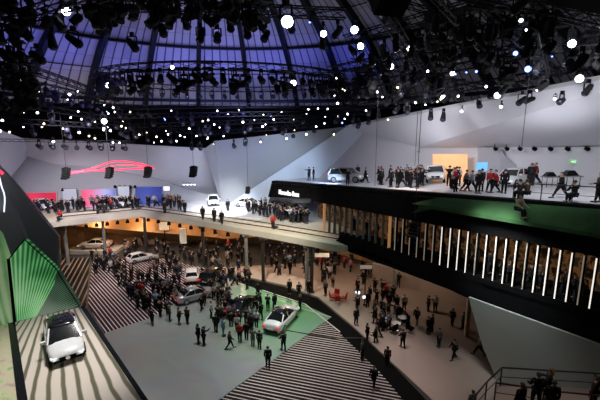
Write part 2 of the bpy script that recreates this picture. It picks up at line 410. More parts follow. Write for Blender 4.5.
for k in range(15): edge_spot(EP[1].lerp(EP[2], (k+.5)/15)+Vector((0, .7, -.76)))
# added glowing panels standing in for bright patches under the terrace
M['lit_panel'] = mat('lit_panel', (.8, .78, .72), .5, emit=(1, .85, .65), es=.18)
for j, (px, py, w, h, y, lb) in enumerate(((164, 226, 1.5, 1.3, 60, 'added white glowing panel high on the wall beside the terrace corner'), (183, 236, 1.0, 2.4, 59, 'narrow added white glowing panel right of the terrace corner'), (322, 255, 1.8, .5, 47, 'long added white glowing panel under the right end of the terrace'), (366, 267, 1.3, .4, 41, 'small added white glowing panel below the slatted building'))):
    p = D(px, py, y); r_ = empty('glow_panel', (p.x, p.y, 0), 0, lb, 'glow panel')
    bm = bmesh.new(); box(bm, (0, 0, p.z), (w, .12, h)); bmo('glowing_front', bm, 'lit_panel', r_)
    bm = bmesh.new(); box(bm, (0, .1, p.z), (w+.1, .1, h+.1)); box(bm, (0, .1, p.z/2), (.12, .08, p.z)); bmo('stand', bm, 'black', r_)
# beige lounge floor on the right, black border, striped regions, show floor
def fl(pts, z, m, name='floor', th=.05, uvx=None): return slab(name, [U(px, py, z) for px, py in pts], (0, 0, -th), m, uvx=uvx)
fl([(205, 268), (330, 262), (420, 268), (470, 290), (620, 350), (700, 430), (500, 520), (438, 405), (395, 365), (352, 325), (318, 297), (285, 285)], .10, 'beige', th=.1)
fl([(200, 268), (240, 277), (285, 287), (318, 299), (352, 327), (395, 367), (450, 425), (425, 425), (380, 372), (340, 333), (305, 305), (262, 291), (205, 279)], .06, 'black_floor', th=.06)
g0, g1 = U(240, 366), U(380, 393)
M['str_r'] = stripe_mat('striped_floor_right', math.atan2(g1.y-g0.y, g1.x-g0.x), .36, .29, (.006, .005, .006), (.62, .52, .50), fade=(.75, .68, .66))
fl([(330, 316), (352, 334), (385, 370), (436, 425), (180, 425), (214, 403)], .03, 'str_r', th=.03)
g0, g1 = U(100, 280), U(130, 312)
M['str_l'] = stripe_mat('striped_floor_left', math.atan2(g1.y-g0.y, g1.x-g0.x), .35, .30, (.014, .010, .012), (.70, .52, .55), fade=(.85, .75, .76))
fl([(92, 262), (150, 256), (205, 268), (225, 285), (150, 318), (105, 333), (88, 305)], .03, 'str_l', th=.03)
g0, g1 = U(60, 310), U(85, 262)
M['str_f'] = stripe_mat('striped_floor_far_left', math.atan2(g1.y-g0.y, g1.x-g0.x), .62, .30, (.014, .012, .012), (.30, .25, .21), fade=(.34, .20, .10))
fl([(55, 258), (90, 258), (86, 305), (92, 330), (20, 330), (0, 300)], .03, 'str_f', th=.03)
# show floor: pale, with the green LED glow painted into its base colour
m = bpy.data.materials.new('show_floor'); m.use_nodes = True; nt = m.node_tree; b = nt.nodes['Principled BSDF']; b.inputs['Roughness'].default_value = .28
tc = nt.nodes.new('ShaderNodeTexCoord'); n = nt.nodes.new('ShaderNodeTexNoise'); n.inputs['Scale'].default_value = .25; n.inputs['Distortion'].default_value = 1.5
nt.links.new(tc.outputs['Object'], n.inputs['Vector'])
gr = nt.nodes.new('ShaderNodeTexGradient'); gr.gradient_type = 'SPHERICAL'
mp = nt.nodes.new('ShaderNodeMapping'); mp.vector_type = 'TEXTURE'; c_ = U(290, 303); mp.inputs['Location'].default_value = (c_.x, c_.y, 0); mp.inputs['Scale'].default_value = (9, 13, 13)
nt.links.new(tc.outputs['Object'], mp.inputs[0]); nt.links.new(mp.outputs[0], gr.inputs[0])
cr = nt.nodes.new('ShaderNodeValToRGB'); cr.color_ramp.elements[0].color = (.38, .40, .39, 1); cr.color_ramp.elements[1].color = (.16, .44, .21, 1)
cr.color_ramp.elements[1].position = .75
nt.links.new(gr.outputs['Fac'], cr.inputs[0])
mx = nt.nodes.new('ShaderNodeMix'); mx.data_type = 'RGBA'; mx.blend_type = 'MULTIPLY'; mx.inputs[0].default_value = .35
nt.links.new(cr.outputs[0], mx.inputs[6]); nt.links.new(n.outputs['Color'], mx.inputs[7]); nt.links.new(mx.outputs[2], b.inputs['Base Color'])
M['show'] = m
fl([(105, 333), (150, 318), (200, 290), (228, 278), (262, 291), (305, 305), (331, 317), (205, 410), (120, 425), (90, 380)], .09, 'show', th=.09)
def line_(pts, z, w, m, name):
    bm = bmesh.new(); P_ = [U(px, py, z) for px, py in pts]
    for a_, b_ in zip(P_, P_[1:]): bar(bm, a_, b_, w, .03)
    o = bmo(name, bm, m); o['kind'] = 'structure'
line_([(262, 290), (305, 304), (340, 332)], .10, .12, 'trim_line', 'trim_7')
line_([(265, 295), (300, 308), (331, 317)], .11, .10, 'trim_line', 'trim_8')
line_([(285, 330), (331, 338), (370, 338)], .12, .12, 'dpillar', 'trim_9')
# low beige wall and column below the slatted building, pale wedge wall
lw = [U(372, 279), U(420, 292), U(466, 309)]
for a_, b_ in zip(lw, lw[1:]): slab('wall_right', [a_, b_, b_+Vector((0, 0, 2.1)), a_+Vector((0, 0, 2.1))], (.2, .3, 0), 'beige')
bm = bmesh.new()
for a_, b_ in zip(lw, lw[1:]): bar(bm, a_+Vector((.1, .15, 2.12)), b_+Vector((.1, .15, 2.12)), .35, .08)
o = bmo('trim_10', bm, 'trim_line'); o['kind'] = 'structure'
w0 = F(470, 296.5)+FN*.2; w1 = F(640, 358)+FN*.2
wb = U(497, 381, 0); wn = (w1-w0).cross(wb-w0).normalized()
slab('wall_front', [w0, w1, onp(640, 410, w0, wn), wb, onp(482, 345, w0, wn)], FB*.3, 'wedge')
c0 = U(466, 337); bm = bmesh.new(); box(bm, (c0.x, c0.y, 3.2), (.35, .35, 6.4)); o = bmo('pillar', bm, 'beige'); tag(o, 'slim pale square pillar at the tip of the wedge shaped wall', 'pillar')

# ------------------------------------------------------------------ faceted walls of the hall
def wall(name, pts, m, th=(0, .5, 0)): return slab(name, [D(*p) for p in pts], th, m)
def facet(name, p3, pts, m, th=(0, .5, 0)):
    P_, Q_, R_ = [D(*p) for p in p3]; n_ = (Q_-P_).cross(R_-P_).normalized()
    o = slab(name, [onp(px, py, P_, n_) for px, py in pts], th, m); return P_, n_
facet('wall_left', [(0, 132, 54), (23, 142, 61), (9, 176, 60)], [(-40, 113), (0, 131), (22, 139), (27, 155), (9, 177), (-40, 240)], 'fabric_bluelit')
facet('wall_left', [(21, 139, 62), (208, 149, 67), (150, 178, 67)], [(20, 138), (208, 148.5), (216, 180), (228, 208), (200, 205), (22, 155)], 'fabric_wall')
LWP, LWN = facet('wall_left', [(0, 200, 59.5), (226, 205, 66.3), (60, 165, 64)], [(25, 154.5), (150, 177.5), (208, 195), (226, 207), (200, 211), (-20, 222), (-20, 190), (8, 176.5)], 'fabric_grey')
if LWN.y > 0: LWN = -LWN
facet('wall_back', [(204, 149, 65.7), (215, 141, 64), (224, 203, 65)], [(204, 149), (216, 140.5), (225, 205), (221, 203)], 'fabric_grey')
facet('wall_back', [(215, 141, 64), (346, 127.5, 58), (224, 204, 65)], [(213, 141.2), (350, 126.5), (352, 129), (228, 205), (222, 204)], 'fabric_shaded')
facet('wall_back', [(346, 127.5, 57.5), (228, 204, 64.5), (300, 200, 60.5)], [(350, 124.5), (362, 126), (362, 192), (300, 200), (270, 209), (222, 208.5)], 'fabric_bluelit')
wall('wall_right', [(345.5, 127.5, 59.8), (419, 147, 49), (395, 192, 49), (300, 196, 60.5)], 'fabric_wall')
wall('wall_right', [(345, 127.8, 59), (700, 61, 24), (700, 143, 31), (600, 145.5, 36), (500, 147, 42), (419, 147.5, 49)], 'fabric_wall', (0, .3, .3))
wall('wall_right', [(419, 146.5, 49.2), (500, 146, 42.2), (600, 144.5, 36.2), (700, 142, 31.2), (700, 192, 31.2), (600, 187, 36.2), (500, 186, 42.2), (392, 192, 49.2)], 'fabric_wall')
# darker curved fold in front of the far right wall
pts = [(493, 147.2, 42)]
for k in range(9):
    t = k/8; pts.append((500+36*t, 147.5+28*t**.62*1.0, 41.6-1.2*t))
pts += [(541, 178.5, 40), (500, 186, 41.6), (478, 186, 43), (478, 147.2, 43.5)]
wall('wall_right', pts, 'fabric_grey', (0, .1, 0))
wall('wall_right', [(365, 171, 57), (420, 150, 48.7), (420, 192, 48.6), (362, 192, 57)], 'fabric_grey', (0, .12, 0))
o = wall('orange_panel', [(433, 154.2, 45.3), (467.5, 154.2, 42.8), (467.5, 186, 42.8), (433, 186, 45.3)], 'orange', (0, .12, 0)); del o['kind']
tag(o, 'large glowing orange rectangle on the grey wall behind the deck', 'panel')
# row of soffit downlights
def disc_thing(name, p, r, m, label, cat, group, nrm=(0, -.35, -1)):
    e = empty(name, p, 0, label, cat, group); q = Vector(nrm).normalized()
    bm = bmesh.new(); cyl(bm, q*.05, -q*.12, r*1.25, seg=16); bmo('housing', bm, 'fabric_grey', e)
    bm = bmesh.new(); cyl(bm, q*.05, q*.10, r, r*.7, seg=16); bmo('lens', bm, m, e)
    return e
soff = [(402.5, 144), (408, 144), (414, 143.7), (433, 143.2), (442, 143), (453, 142.4), (465, 142), (487.5, 140.5), (502, 139.2), (518, 138.6), (536, 138), (555, 136.8), (575, 136), (592, 135)]
def soff_plane():
    a_, b_, c_ = D(345, 127.8, 59), D(700, 61, 24), D(600, 145.5, 36); return a_, (b_-a_).cross(c_-a_).normalized()
SA, SN = soff_plane()
if SN.z > 0: SN = -SN
for px, py in soff:
    p = onp(px, py, SA, SN)
    disc_thing('downlight', p+SN*.12, .20, 'down', 'round white downlight in the sloping pale soffit above the deck', 'downlight', 'downlights in the pale soffit', SN)
for i, px in enumerate((495, 506.5, 519.5, 534, 550, 567, 586.5)):
    p = D(px, 148.5, 41.5-(px-495)*.052)
    e = empty('wall_spotlight', p, 0, 'small black spotlight hanging in the row along the top of the far right wall', 'spotlight', 'black spotlights along the far right wall')
    bm = bmesh.new(); cyl(bm, (0, .1, 0), (0, -.25, -.05), .16, .2, 10); bmo('housing', bm, 'black', e)
    bm = bmesh.new(); bar(bm, (0, 0, .15), (0, .2, .5), .05); bmo('bracket', bm, 'black', e)
e = empty('exit_sign', D(573, 161.5, 37), 0, 'small green exit sign on the far right wall', 'sign')
bm = bmesh.new(); box(bm, (0, 0, 0), (.62, .08, .34)); bmo('panel', bm, 'exit', e)
bm = bmesh.new(); bar(bm, (-.22, -.06, 0), (.02, -.06, 0), .02, .05); bar(bm, (.02, -.06, 0), (-.06, -.06, .09), .02, .04); bar(bm, (.02, -.06, 0), (-.06, -.06, -.09), .02, .04); cyl(bm, (.17, -.07, .09), (.17, -.04, .09), .035, seg=8); bar(bm, (.17, -.06, .05), (.14, -.06, -.04), .02, .05); bar(bm, (.14, -.06, -.04), (.22, -.06, -.13), .02, .03); bar(bm, (.14, -.06, -.04), (.08, -.06, -.12), .02, .03); bmo('symbol', bm, 'sign', e)

# screens on the far left wall
def wscreen(pts, m, label):
    P_ = [onp(p[0], p[1], LWP+LWN*.45, LWN) for p in pts]
    r = empty('video_wall', P_[3], 0, label, 'screen')
    bm = bmesh.new(); uvl = bm.loops.layers.uv.new('uv'); f = bm.faces.new([bm.verts.new(p-P_[3]) for p in P_])
    for l, c in zip(f.loops, ((0, 1), (1, 1), (1, 0), (0, 0))): l[uvl].uv = c
    g_ = bmesh.ops.extrude_face_region(bm, geom=[f]); 
    for v in [x_ for x_ in g_['geom'] if isinstance(x_, bmesh.types.BMVert)]: v.co += Vector((0, .2, 0))
    me = bpy.data.meshes.new('screen'); bm.to_mesh(me); bm.free(); link('screen', me, m, r)
    bm = bmesh.new()
    for a_, b_ in zip(P_, P_[1:]+P_[:1]): bar(bm, a_-P_[3], b_-P_[3], .12, .3)
    bmo('frame', bm, 'fabric_grey', r)
def grad_mat(name, cols, es):
    m = bpy.data.materials.new(name); m.use_nodes = True; nt = m.node_tree; b = nt.nodes['Principled BSDF']
    tc = nt.nodes.new('ShaderNodeTexCoord'); gr = nt.nodes.new('ShaderNodeTexGradient'); n = nt.nodes.new('ShaderNodeTexNoise'); n.inputs['Scale'].default_value = 3
    mxv = nt.nodes.new('ShaderNodeMix'); mxv.data_type = 'RGBA'; mxv.inputs[0].default_value = .22
    nt.links.new(tc.outputs['UV'], n.inputs['Vector']); nt.links.new(tc.outputs['UV'], mxv.inputs[6]); nt.links.new(n.outputs['Color'], mxv.inputs[7])
    nt.links.new(mxv.outputs[2], gr.inputs['Vector'])
    cr = nt.nodes.new('ShaderNodeValToRGB'); els = cr.color_ramp.elements
    while len(els) < len(cols): els.new(.5)
    for i, c in enumerate(cols): els[i].position = .1+.8*i/(len(cols)-1); els[i].color = (*c, 1)
    nt.links.new(gr.outputs['Fac'], cr.inputs['Fac']); nt.links.new(cr.outputs[0], b.inputs['Base Color']); nt.links.new(cr.outputs[0], b.inputs['Emission Color']); b.inputs['Emission Strength'].default_value = es
    return m
wscreen([(18, 192.5, 58), (57, 191.8, 61.5), (57, 211, 61.5), (18, 214, 58)], grad_mat('red_video', [(.5, .01, .03), (.75, .04, .09), (.5, .02, .06), (.6, .01, .04)], .55), 'red video wall at the left end of the far terrace')
wscreen([(81, 189.2, 63.6), (116, 188, 65.5), (116, 208, 65.5), (81, 209, 63.6)], grad_mat('pink_blue_video', [(.7, .05, .12), (.6, .15, .3), (.35, .35, .6), (.06, .1, .4)], .55), 'pink to blue video wall in the middle of the far terrace')
wscreen([(135, 186.3, 65.8), (163, 186, 65.8), (163, 208, 65.8), (135, 208, 65.8)], grad_mat('blue_video', [(.02, .05, .25), (.03, .06, .35), (.02, .03, .2)], .45), 'dark blue video wall nearest the projecting white facet')
for px, py, w, h, lb in ((166.5, 188.5, 1.1, .7, 'small white lit sign beside the dark blue video wall'), (70, 197, 2.2, 2.6, 'grey glazed panel between the red and the pink video walls'), (124, 195, 1.8, 2.8, 'grey glazed panel between the pink and the blue video walls')):
    e = empty('wall_panel', onp(px, py, LWP+LWN*.3, LWN), 0, lb, 'panel'); bm = bmesh.new(); box(bm, (0, 0, 0), (w, .1, h)); bmo('panel', bm, 'sign' if w == 1.1 else 'fabric_bluelit', e)
    bm = bmesh.new(); box(bm, (0, .05, 0), (w+.15, .1, h+.15)); bmo('frame', bm, 'pillar', e)
def small_spot(p, label, group, on=False):
    e = empty('wall_spotlight', p, 0, label, 'spotlight', group)
    bm = bmesh.new(); cyl(bm, (0, 0, .1), (0, -.1, -.3), .2, .24, 8); bmo('housing', bm, 'black' if not on else 'fabric_grey', e)
    bm = bmesh.new(); cyl(bm, (0, -.1, -.3), (0, -.13, -.36), .2, .15, 8); bmo('lens', bm, 'down' if on else 'lens_off', e)
for px in (63, 69, 75): small_spot(onp(px, 189, LWP+LWN*.6, LWN), 'black spotlight in the row of three above the far terrace', 'three black spotlights on the far wall')
for px in (115, 120, 125, 130, 135): small_spot(onp(px, 186, LWP+LWN*.6, LWN), 'black spotlight in the row of five above the far terrace', 'five black spotlights on the far wall')
for px in (184, 187.5, 191, 194.5): small_spot(D(px, 182.5, 64.3), 'tiny lit spotlight high on the white wall left of the facet fold', 'four tiny lit spotlights on the white wall', True)

# red light-tube outline of a car, hung before the far wall
def curve_thing(name, pts, r, m, label=None, cat=None, parent=None, o0=Vector((0, 0, 0))):
    c = bpy.data.curves.new(name, 'CURVE'); c.dimensions = '3D'; c.bevel_depth = r; c.bevel_resolution = 2
    s = c.splines.new('BEZIER'); s.bezier_points.add(len(pts)-1)
    for b_, p in zip(s.bezier_points, pts): b_.co = p-o0; b_.handle_left_type = b_.handle_right_type = 'AUTO'
    t = bpy.data.objects.new('t', c); COL.objects.link(t); dg = bpy.context.evaluated_depsgraph_get()
    me = bpy.data.meshes.new_from_object(t.evaluated_get(dg)); bpy.data.objects.remove(t)
    return link(name, me, m, parent)
P0 = D(68, 173, 50)
red = empty('light_sculpture', P0, 0, 'red glowing outline of a car hanging before the far left wall', 'light sculpture')
for k, (lst, r_) in enumerate((([(67, 172.5, 50), (82, 170.8, 51), (100, 166, 52), (112, 161.8, 53), (130, 162, 54), (145, 165, 55), (154, 168, 56)], .10),
            ([(67, 174, 50), (87, 171.3, 51), (107, 170.6, 52), (125, 169.2, 53), (154, 168, 56)], .10),
            ([(84, 172, 50.2), (100, 169.5, 51), (112, 166, 52), (128, 165, 53), (150, 167.5, 55)], .05))):
    curve_thing('light_tube', [D(*p) for p in lst], r_, 'neon_red', parent=red, o0=P0)

# ------------------------------------------------------------------ left foreground: car platform, leaf screens, dark wall
ZP = 8.0
PP = U(48, 315, ZP); PN = Vector((.04, -.10, 1)).normalized()
def TP(px, py): return onp(px, py, PP, PN)
pl = [TP(15, 322), TP(80, 307), TP(139, 396), TP(160, 428), TP(34, 438)]
M['leafp'] = screen_mat('fan_striped_print', [(.66, .60, .50), (.70, .66, .58), (.26, .23, .17), (.60, .56, .48)], ang=.35, wave=2.0, distort=1.2, es=.10)
# the stripes of the print fan out from the far corner: radial bands
m = bpy.data.materials.new('fan_print'); m.use_nodes = True; nt = m.node_tree; b = nt.nodes['Principled BSDF']; b.inputs['Roughness'].default_value = .35
apex = TP(56, 272)
tc = nt.nodes.new('ShaderNodeTexCoord'); mp = nt.nodes.new('ShaderNodeMapping'); mp.vector_type = 'TEXTURE'; mp.inputs['Location'].default_value = apex
nt.links.new(tc.outputs['Object'], mp.inputs[0]); sp = nt.nodes.new('ShaderNodeSeparateXYZ'); nt.links.new(mp.outputs[0], sp.inputs[0])
at = nt.nodes.new('ShaderNodeMath'); at.operation = 'ARCTAN2'; nt.links.new(sp.outputs['Y'], at.inputs[0]); nt.links.new(sp.outputs['X'], at.inputs[1])
mu = nt.nodes.new('ShaderNodeMath'); mu.operation = 'MULTIPLY'; mu.inputs[1].default_value = 135; nt.links.new(at.outputs[0], mu.inputs[0])
nz = nt.nodes.new('ShaderNodeTexNoise'); nz.inputs['Scale'].default_value = .5; nt.links.new(tc.outputs['Object'], nz.inputs[0])
ad = nt.nodes.new('ShaderNodeMath'); ad.operation = 'MULTIPLY_ADD'; ad.inputs[1].default_value = 2.2; nt.links.new(nz.outputs['Fac'], ad.inputs[0]); nt.links.new(mu.outputs[0], ad.inputs[2])
sn = nt.nodes.new('ShaderNodeMath'); sn.operation = 'SINE'; nt.links.new(ad.outputs[0], sn.inputs[0])
cr = nt.nodes.new('ShaderNodeValToRGB'); cr.color_ramp.elements[0].position = .25; cr.color_ramp.elements[1].position = .8
cr.color_ramp.elements[0].color = (.72, .64, .56, 1); cr.color_ramp.elements[1].color = (.15, .14, .09, 1)
nt.links.new(sn.outputs[0], cr.inputs[0]); nt.links.new(cr.outputs[0], b.inputs['Base Color']); M['fan'] = m
slab('car_platform', pl, -PN*.5, 'fan')
plat = bpy.data.objects['car_platform']; del plat['kind']; tag(plat, 'raised platform with pale and brown fan stripes under the white hatchback', 'platform')
plat.data.materials.append(M['black'])
for p in plat.data.polygons:
    if p.normal.dot(PN) < .9: p.material_index = 1
bm = bmesh.new(); cxy = sum((p for p in pl), Vector())/5
box(bm, (cxy.x-2, cxy.y, (cxy.z-1.6)/2), (3.4, 3.4, cxy.z-1.6)); box(bm, (cxy.x-2, cxy.y, .1), (5, 5, .2))
o = bmo('pedestal', bm, 'black'); tag(o, 'black pedestal below the raised car platform at lower left', 'pedestal')
for nm, pts, lb in (('platform_border', [(80, 307), (84.5, 306), (148, 400), (166, 428), (160, 428), (139, 396)], 'glossy black border strip along the right edge of the raised car platform'),
                    ('platform_seam', [(8, 323.6), (15, 322), (34, 438), (22, 440)], 'black strip between the car platform and the pale bark print')):
    o = slab(nm, [TP(px, py)+PN*.03 for px, py in pts], -PN*.53, 'gloss_black'); del o['kind']; tag(o, lb, 'border')
# bark-like pale panel left of the seam
M['bark'] = screen_mat('pale_bark_print', [(.20, .26, .10), (.55, .60, .34), (.62, .52, .42), (.30, .28, .16)], scale=14, es=.05)
slab('side_platform', [TP(8, 323.6), TP(22, 440), TP(-60, 440), TP(-60, 336)], -PN*.5, 'bark'); o = bpy.data.objects['side_platform']; del o['kind']; tag(o, 'pale green bark patterned platform at the left edge below', 'platform')
# leaf screens: leaning wall that rises from the platform's far edge
def leaf_mat(name, ang, wave, cols, es=.42):
    return screen_mat(name, cols, ang=ang, wave=wave, distort=1.6, es=es, base=.2)
GR = [(.01, .10, .02), (.03, .34, .07), (.16, .62, .22), (.42, .80, .42), (.05, .40, .10)]
yl = U(40, 315, ZP).y
P_ = [TP(80, 307), TP(15, 322)]
def lean(px, py, k): # on a plane through the platform's far edge, leaning back
    a_, b_ = P_; ex_ = (b_-a_).normalized(); up_ = (Vector((0, 0, 1))+Vector((0, .55, 0))).normalized()
    return onp(px, py, a_, ex_.cross(up_).normalized())
def fan_leaf(name, apex, k, cols, es):
    m = bpy.data.materials.new(name); m.use_nodes = True; nt = m.node_tree; b = nt.nodes['Principled BSDF']; b.inputs['Roughness'].default_value = .4
    tc = nt.nodes.new('ShaderNodeTexCoord'); mp = nt.nodes.new('ShaderNodeMapping'); mp.vector_type = 'TEXTURE'; mp.inputs['Location'].default_value = apex
    nt.links.new(tc.outputs['Object'], mp.inputs[0]); sp = nt.nodes.new('ShaderNodeSeparateXYZ'); nt.links.new(mp.outputs[0], sp.inputs[0])
    at = nt.nodes.new('ShaderNodeMath'); at.operation = 'ARCTAN2'; nt.links.new(sp.outputs['Z'], at.inputs[0]); nt.links.new(sp.outputs['X'], at.inputs[1])
    mu = nt.nodes.new('ShaderNodeMath'); mu.operation = 'MULTIPLY'; mu.inputs[1].default_value = k; nt.links.new(at.outputs[0], mu.inputs[0])
    sn = nt.nodes.new('ShaderNodeMath'); sn.operation = 'SINE'; nt.links.new(mu.outputs[0], sn.inputs[0])
    nz = nt.nodes.new('ShaderNodeTexNoise'); nz.inputs['Scale'].default_value = .3; nt.links.new(tc.outputs['Object'], nz.inputs[0])
    ml = nt.nodes.new('ShaderNodeMath'); ml.operation = 'MULTIPLY_ADD'; ml.inputs[1].default_value = .12; nt.links.new(sn.outputs[0], ml.inputs[0]); nt.links.new(nz.outputs['Fac'], ml.inputs[2])
    cr = nt.nodes.new('ShaderNodeValToRGB'); els = cr.color_ramp.elements
    while len(els) < len(cols): els.new(.5)
    for i, c in enumerate(cols): els[i].position = .25+.45*i/(len(cols)-1); els[i].color = (*c, 1)
    nt.links.new(ml.outputs[0], cr.inputs[0]); nt.links.new(cr.outputs[0], b.inputs['Base Color']); nt.links.new(cr.outputs[0], b.inputs['Emission Color']); b.inputs['Emission Strength'].default_value = es
    return m
M['leaf'] = leaf_mat('green_leaf_screen', 1.0, 5.5, GR)
M['leaf2'] = leaf_mat('green_leaf_screen_left', 2.1, 5.5, [(.02, .14, .03), (.05, .34, .08), (.24, .52, .22), (.42, .60, .34)])
M['leaf'] = fan_leaf('green_leaf_screen', lean(19, 350, 0), 150, [(.01, .05, .015), (.03, .20, .05), (.13, .52, .17), (.45, .80, .42)], .42)
M['leaf2'] = fan_leaf('green_leaf_screen_left', lean(24, 380, 0), 80, [(.02, .10, .02), (.10, .30, .10), (.28, .50, .22), (.45, .62, .36)], .34)
sc1 = empty('leaf_screen', P_[0], 0, 'bright green leaf patterned screen with a peaked top behind the raised car', 'screen')
M['leaf3'] = fan_leaf('dark_leaf_screen', lean(8, 330, 0), 150, [(.004, .008, .005), (.01, .03, .015), (.05, .14, .07), (.28, .34, .28)], .35)
o = slab('dark_screen', [lean(79, 306.5, 0), lean(57, 271, 0), lean(54, 285, 0), lean(36, 317, 0)], (0, .35, 0), 'leaf3', kind=None); o.parent = sc1; o.matrix_parent_inverse = Matrix.Translation(P_[0]).inverted(); o['label'] = 'dark right corner with pale lines'
o = slab('screen', [lean(36, 317, 0), lean(54, 285, 0), lean(57, 271, 0), lean(52, 265.5, 0), lean(24.5, 240, 0), lean(9.5, 259, 0), lean(16, 321.5, 0)], (0, .35, 0), 'leaf', kind=None); o.parent = sc1; o.matrix_parent_inverse = Matrix.Translation(P_[0]).inverted()
bm = bmesh.new()
for a_, b_ in (((24.5, 239.6), (9.5, 258.6)), ((79, 306), (55, 267.5)), ((55, 267.5), (24.5, 239.6))): bar(bm, lean(*a_, 0), lean(*b_, 0), .035, .08)
o = bmo('frame', bm, 'black'); o.parent = sc1; o.matrix_parent_inverse = Matrix.Translation(P_[0]).inverted()
sc2 = empty('leaf_screen', lean(7, 323, 0), 0, 'narrow green leaf patterned screen at the left edge of the picture', 'screen')
o = slab('screen', [lean(7.5, 259, 0), lean(-1, 235, 0), lean(-50, 180, 0), lean(-60, 336, 0), lean(13, 323, 0)], (0, .35, 0), 'leaf2', kind=None); o.parent = sc2; o.matrix_parent_inverse = Matrix.Translation(sc2.location).inverted()
bm = bmesh.new(); bar(bm, lean(8.5, 259, 0), lean(15, 322, 0), .16, .3); o = bmo('frame', bm, 'black'); o.parent = sc2; o.matrix_parent_inverse = Matrix.Translation(sc2.location).inverted()
# tall dark wall with slanting edge
M['darkwall'] = mat('dark_polished_wall', (.15, .145, .16), .3, var=.35, scale=.12)
slab('wall_left', [D(-60, 96, 27), D(0, 168, 31), D(13, 181, 32), D(59, 237, 34), D(60, 262, 34.5), D(54, 300, 34.5), D(-60, 300, 27)], (-.1, .4, 0), 'darkwall')
e0 = D(3, 190, 30.5)
ls = empty('light_strip', e0, 0, 'bent white light strip on the dark wall at the left edge', 'light strip')
curve_thing('light_tube', [D(-1, 176, 30.4), D(1.5, 186, 30.4), D(4.5, 196, 30.6), D(4, 212, 30.6)], .05, 'neon_white', parent=ls, o0=e0)
lr = empty('light_strip', D(0, 171, 30.2), 0, 'short red light at the top of the dark left wall', 'light strip')
bm = bmesh.new(); bar(bm, (-.5, 0, .4), (.2, 0, -.22), .1, .2); bmo('light_tube', bm, 'neon_red', lr)

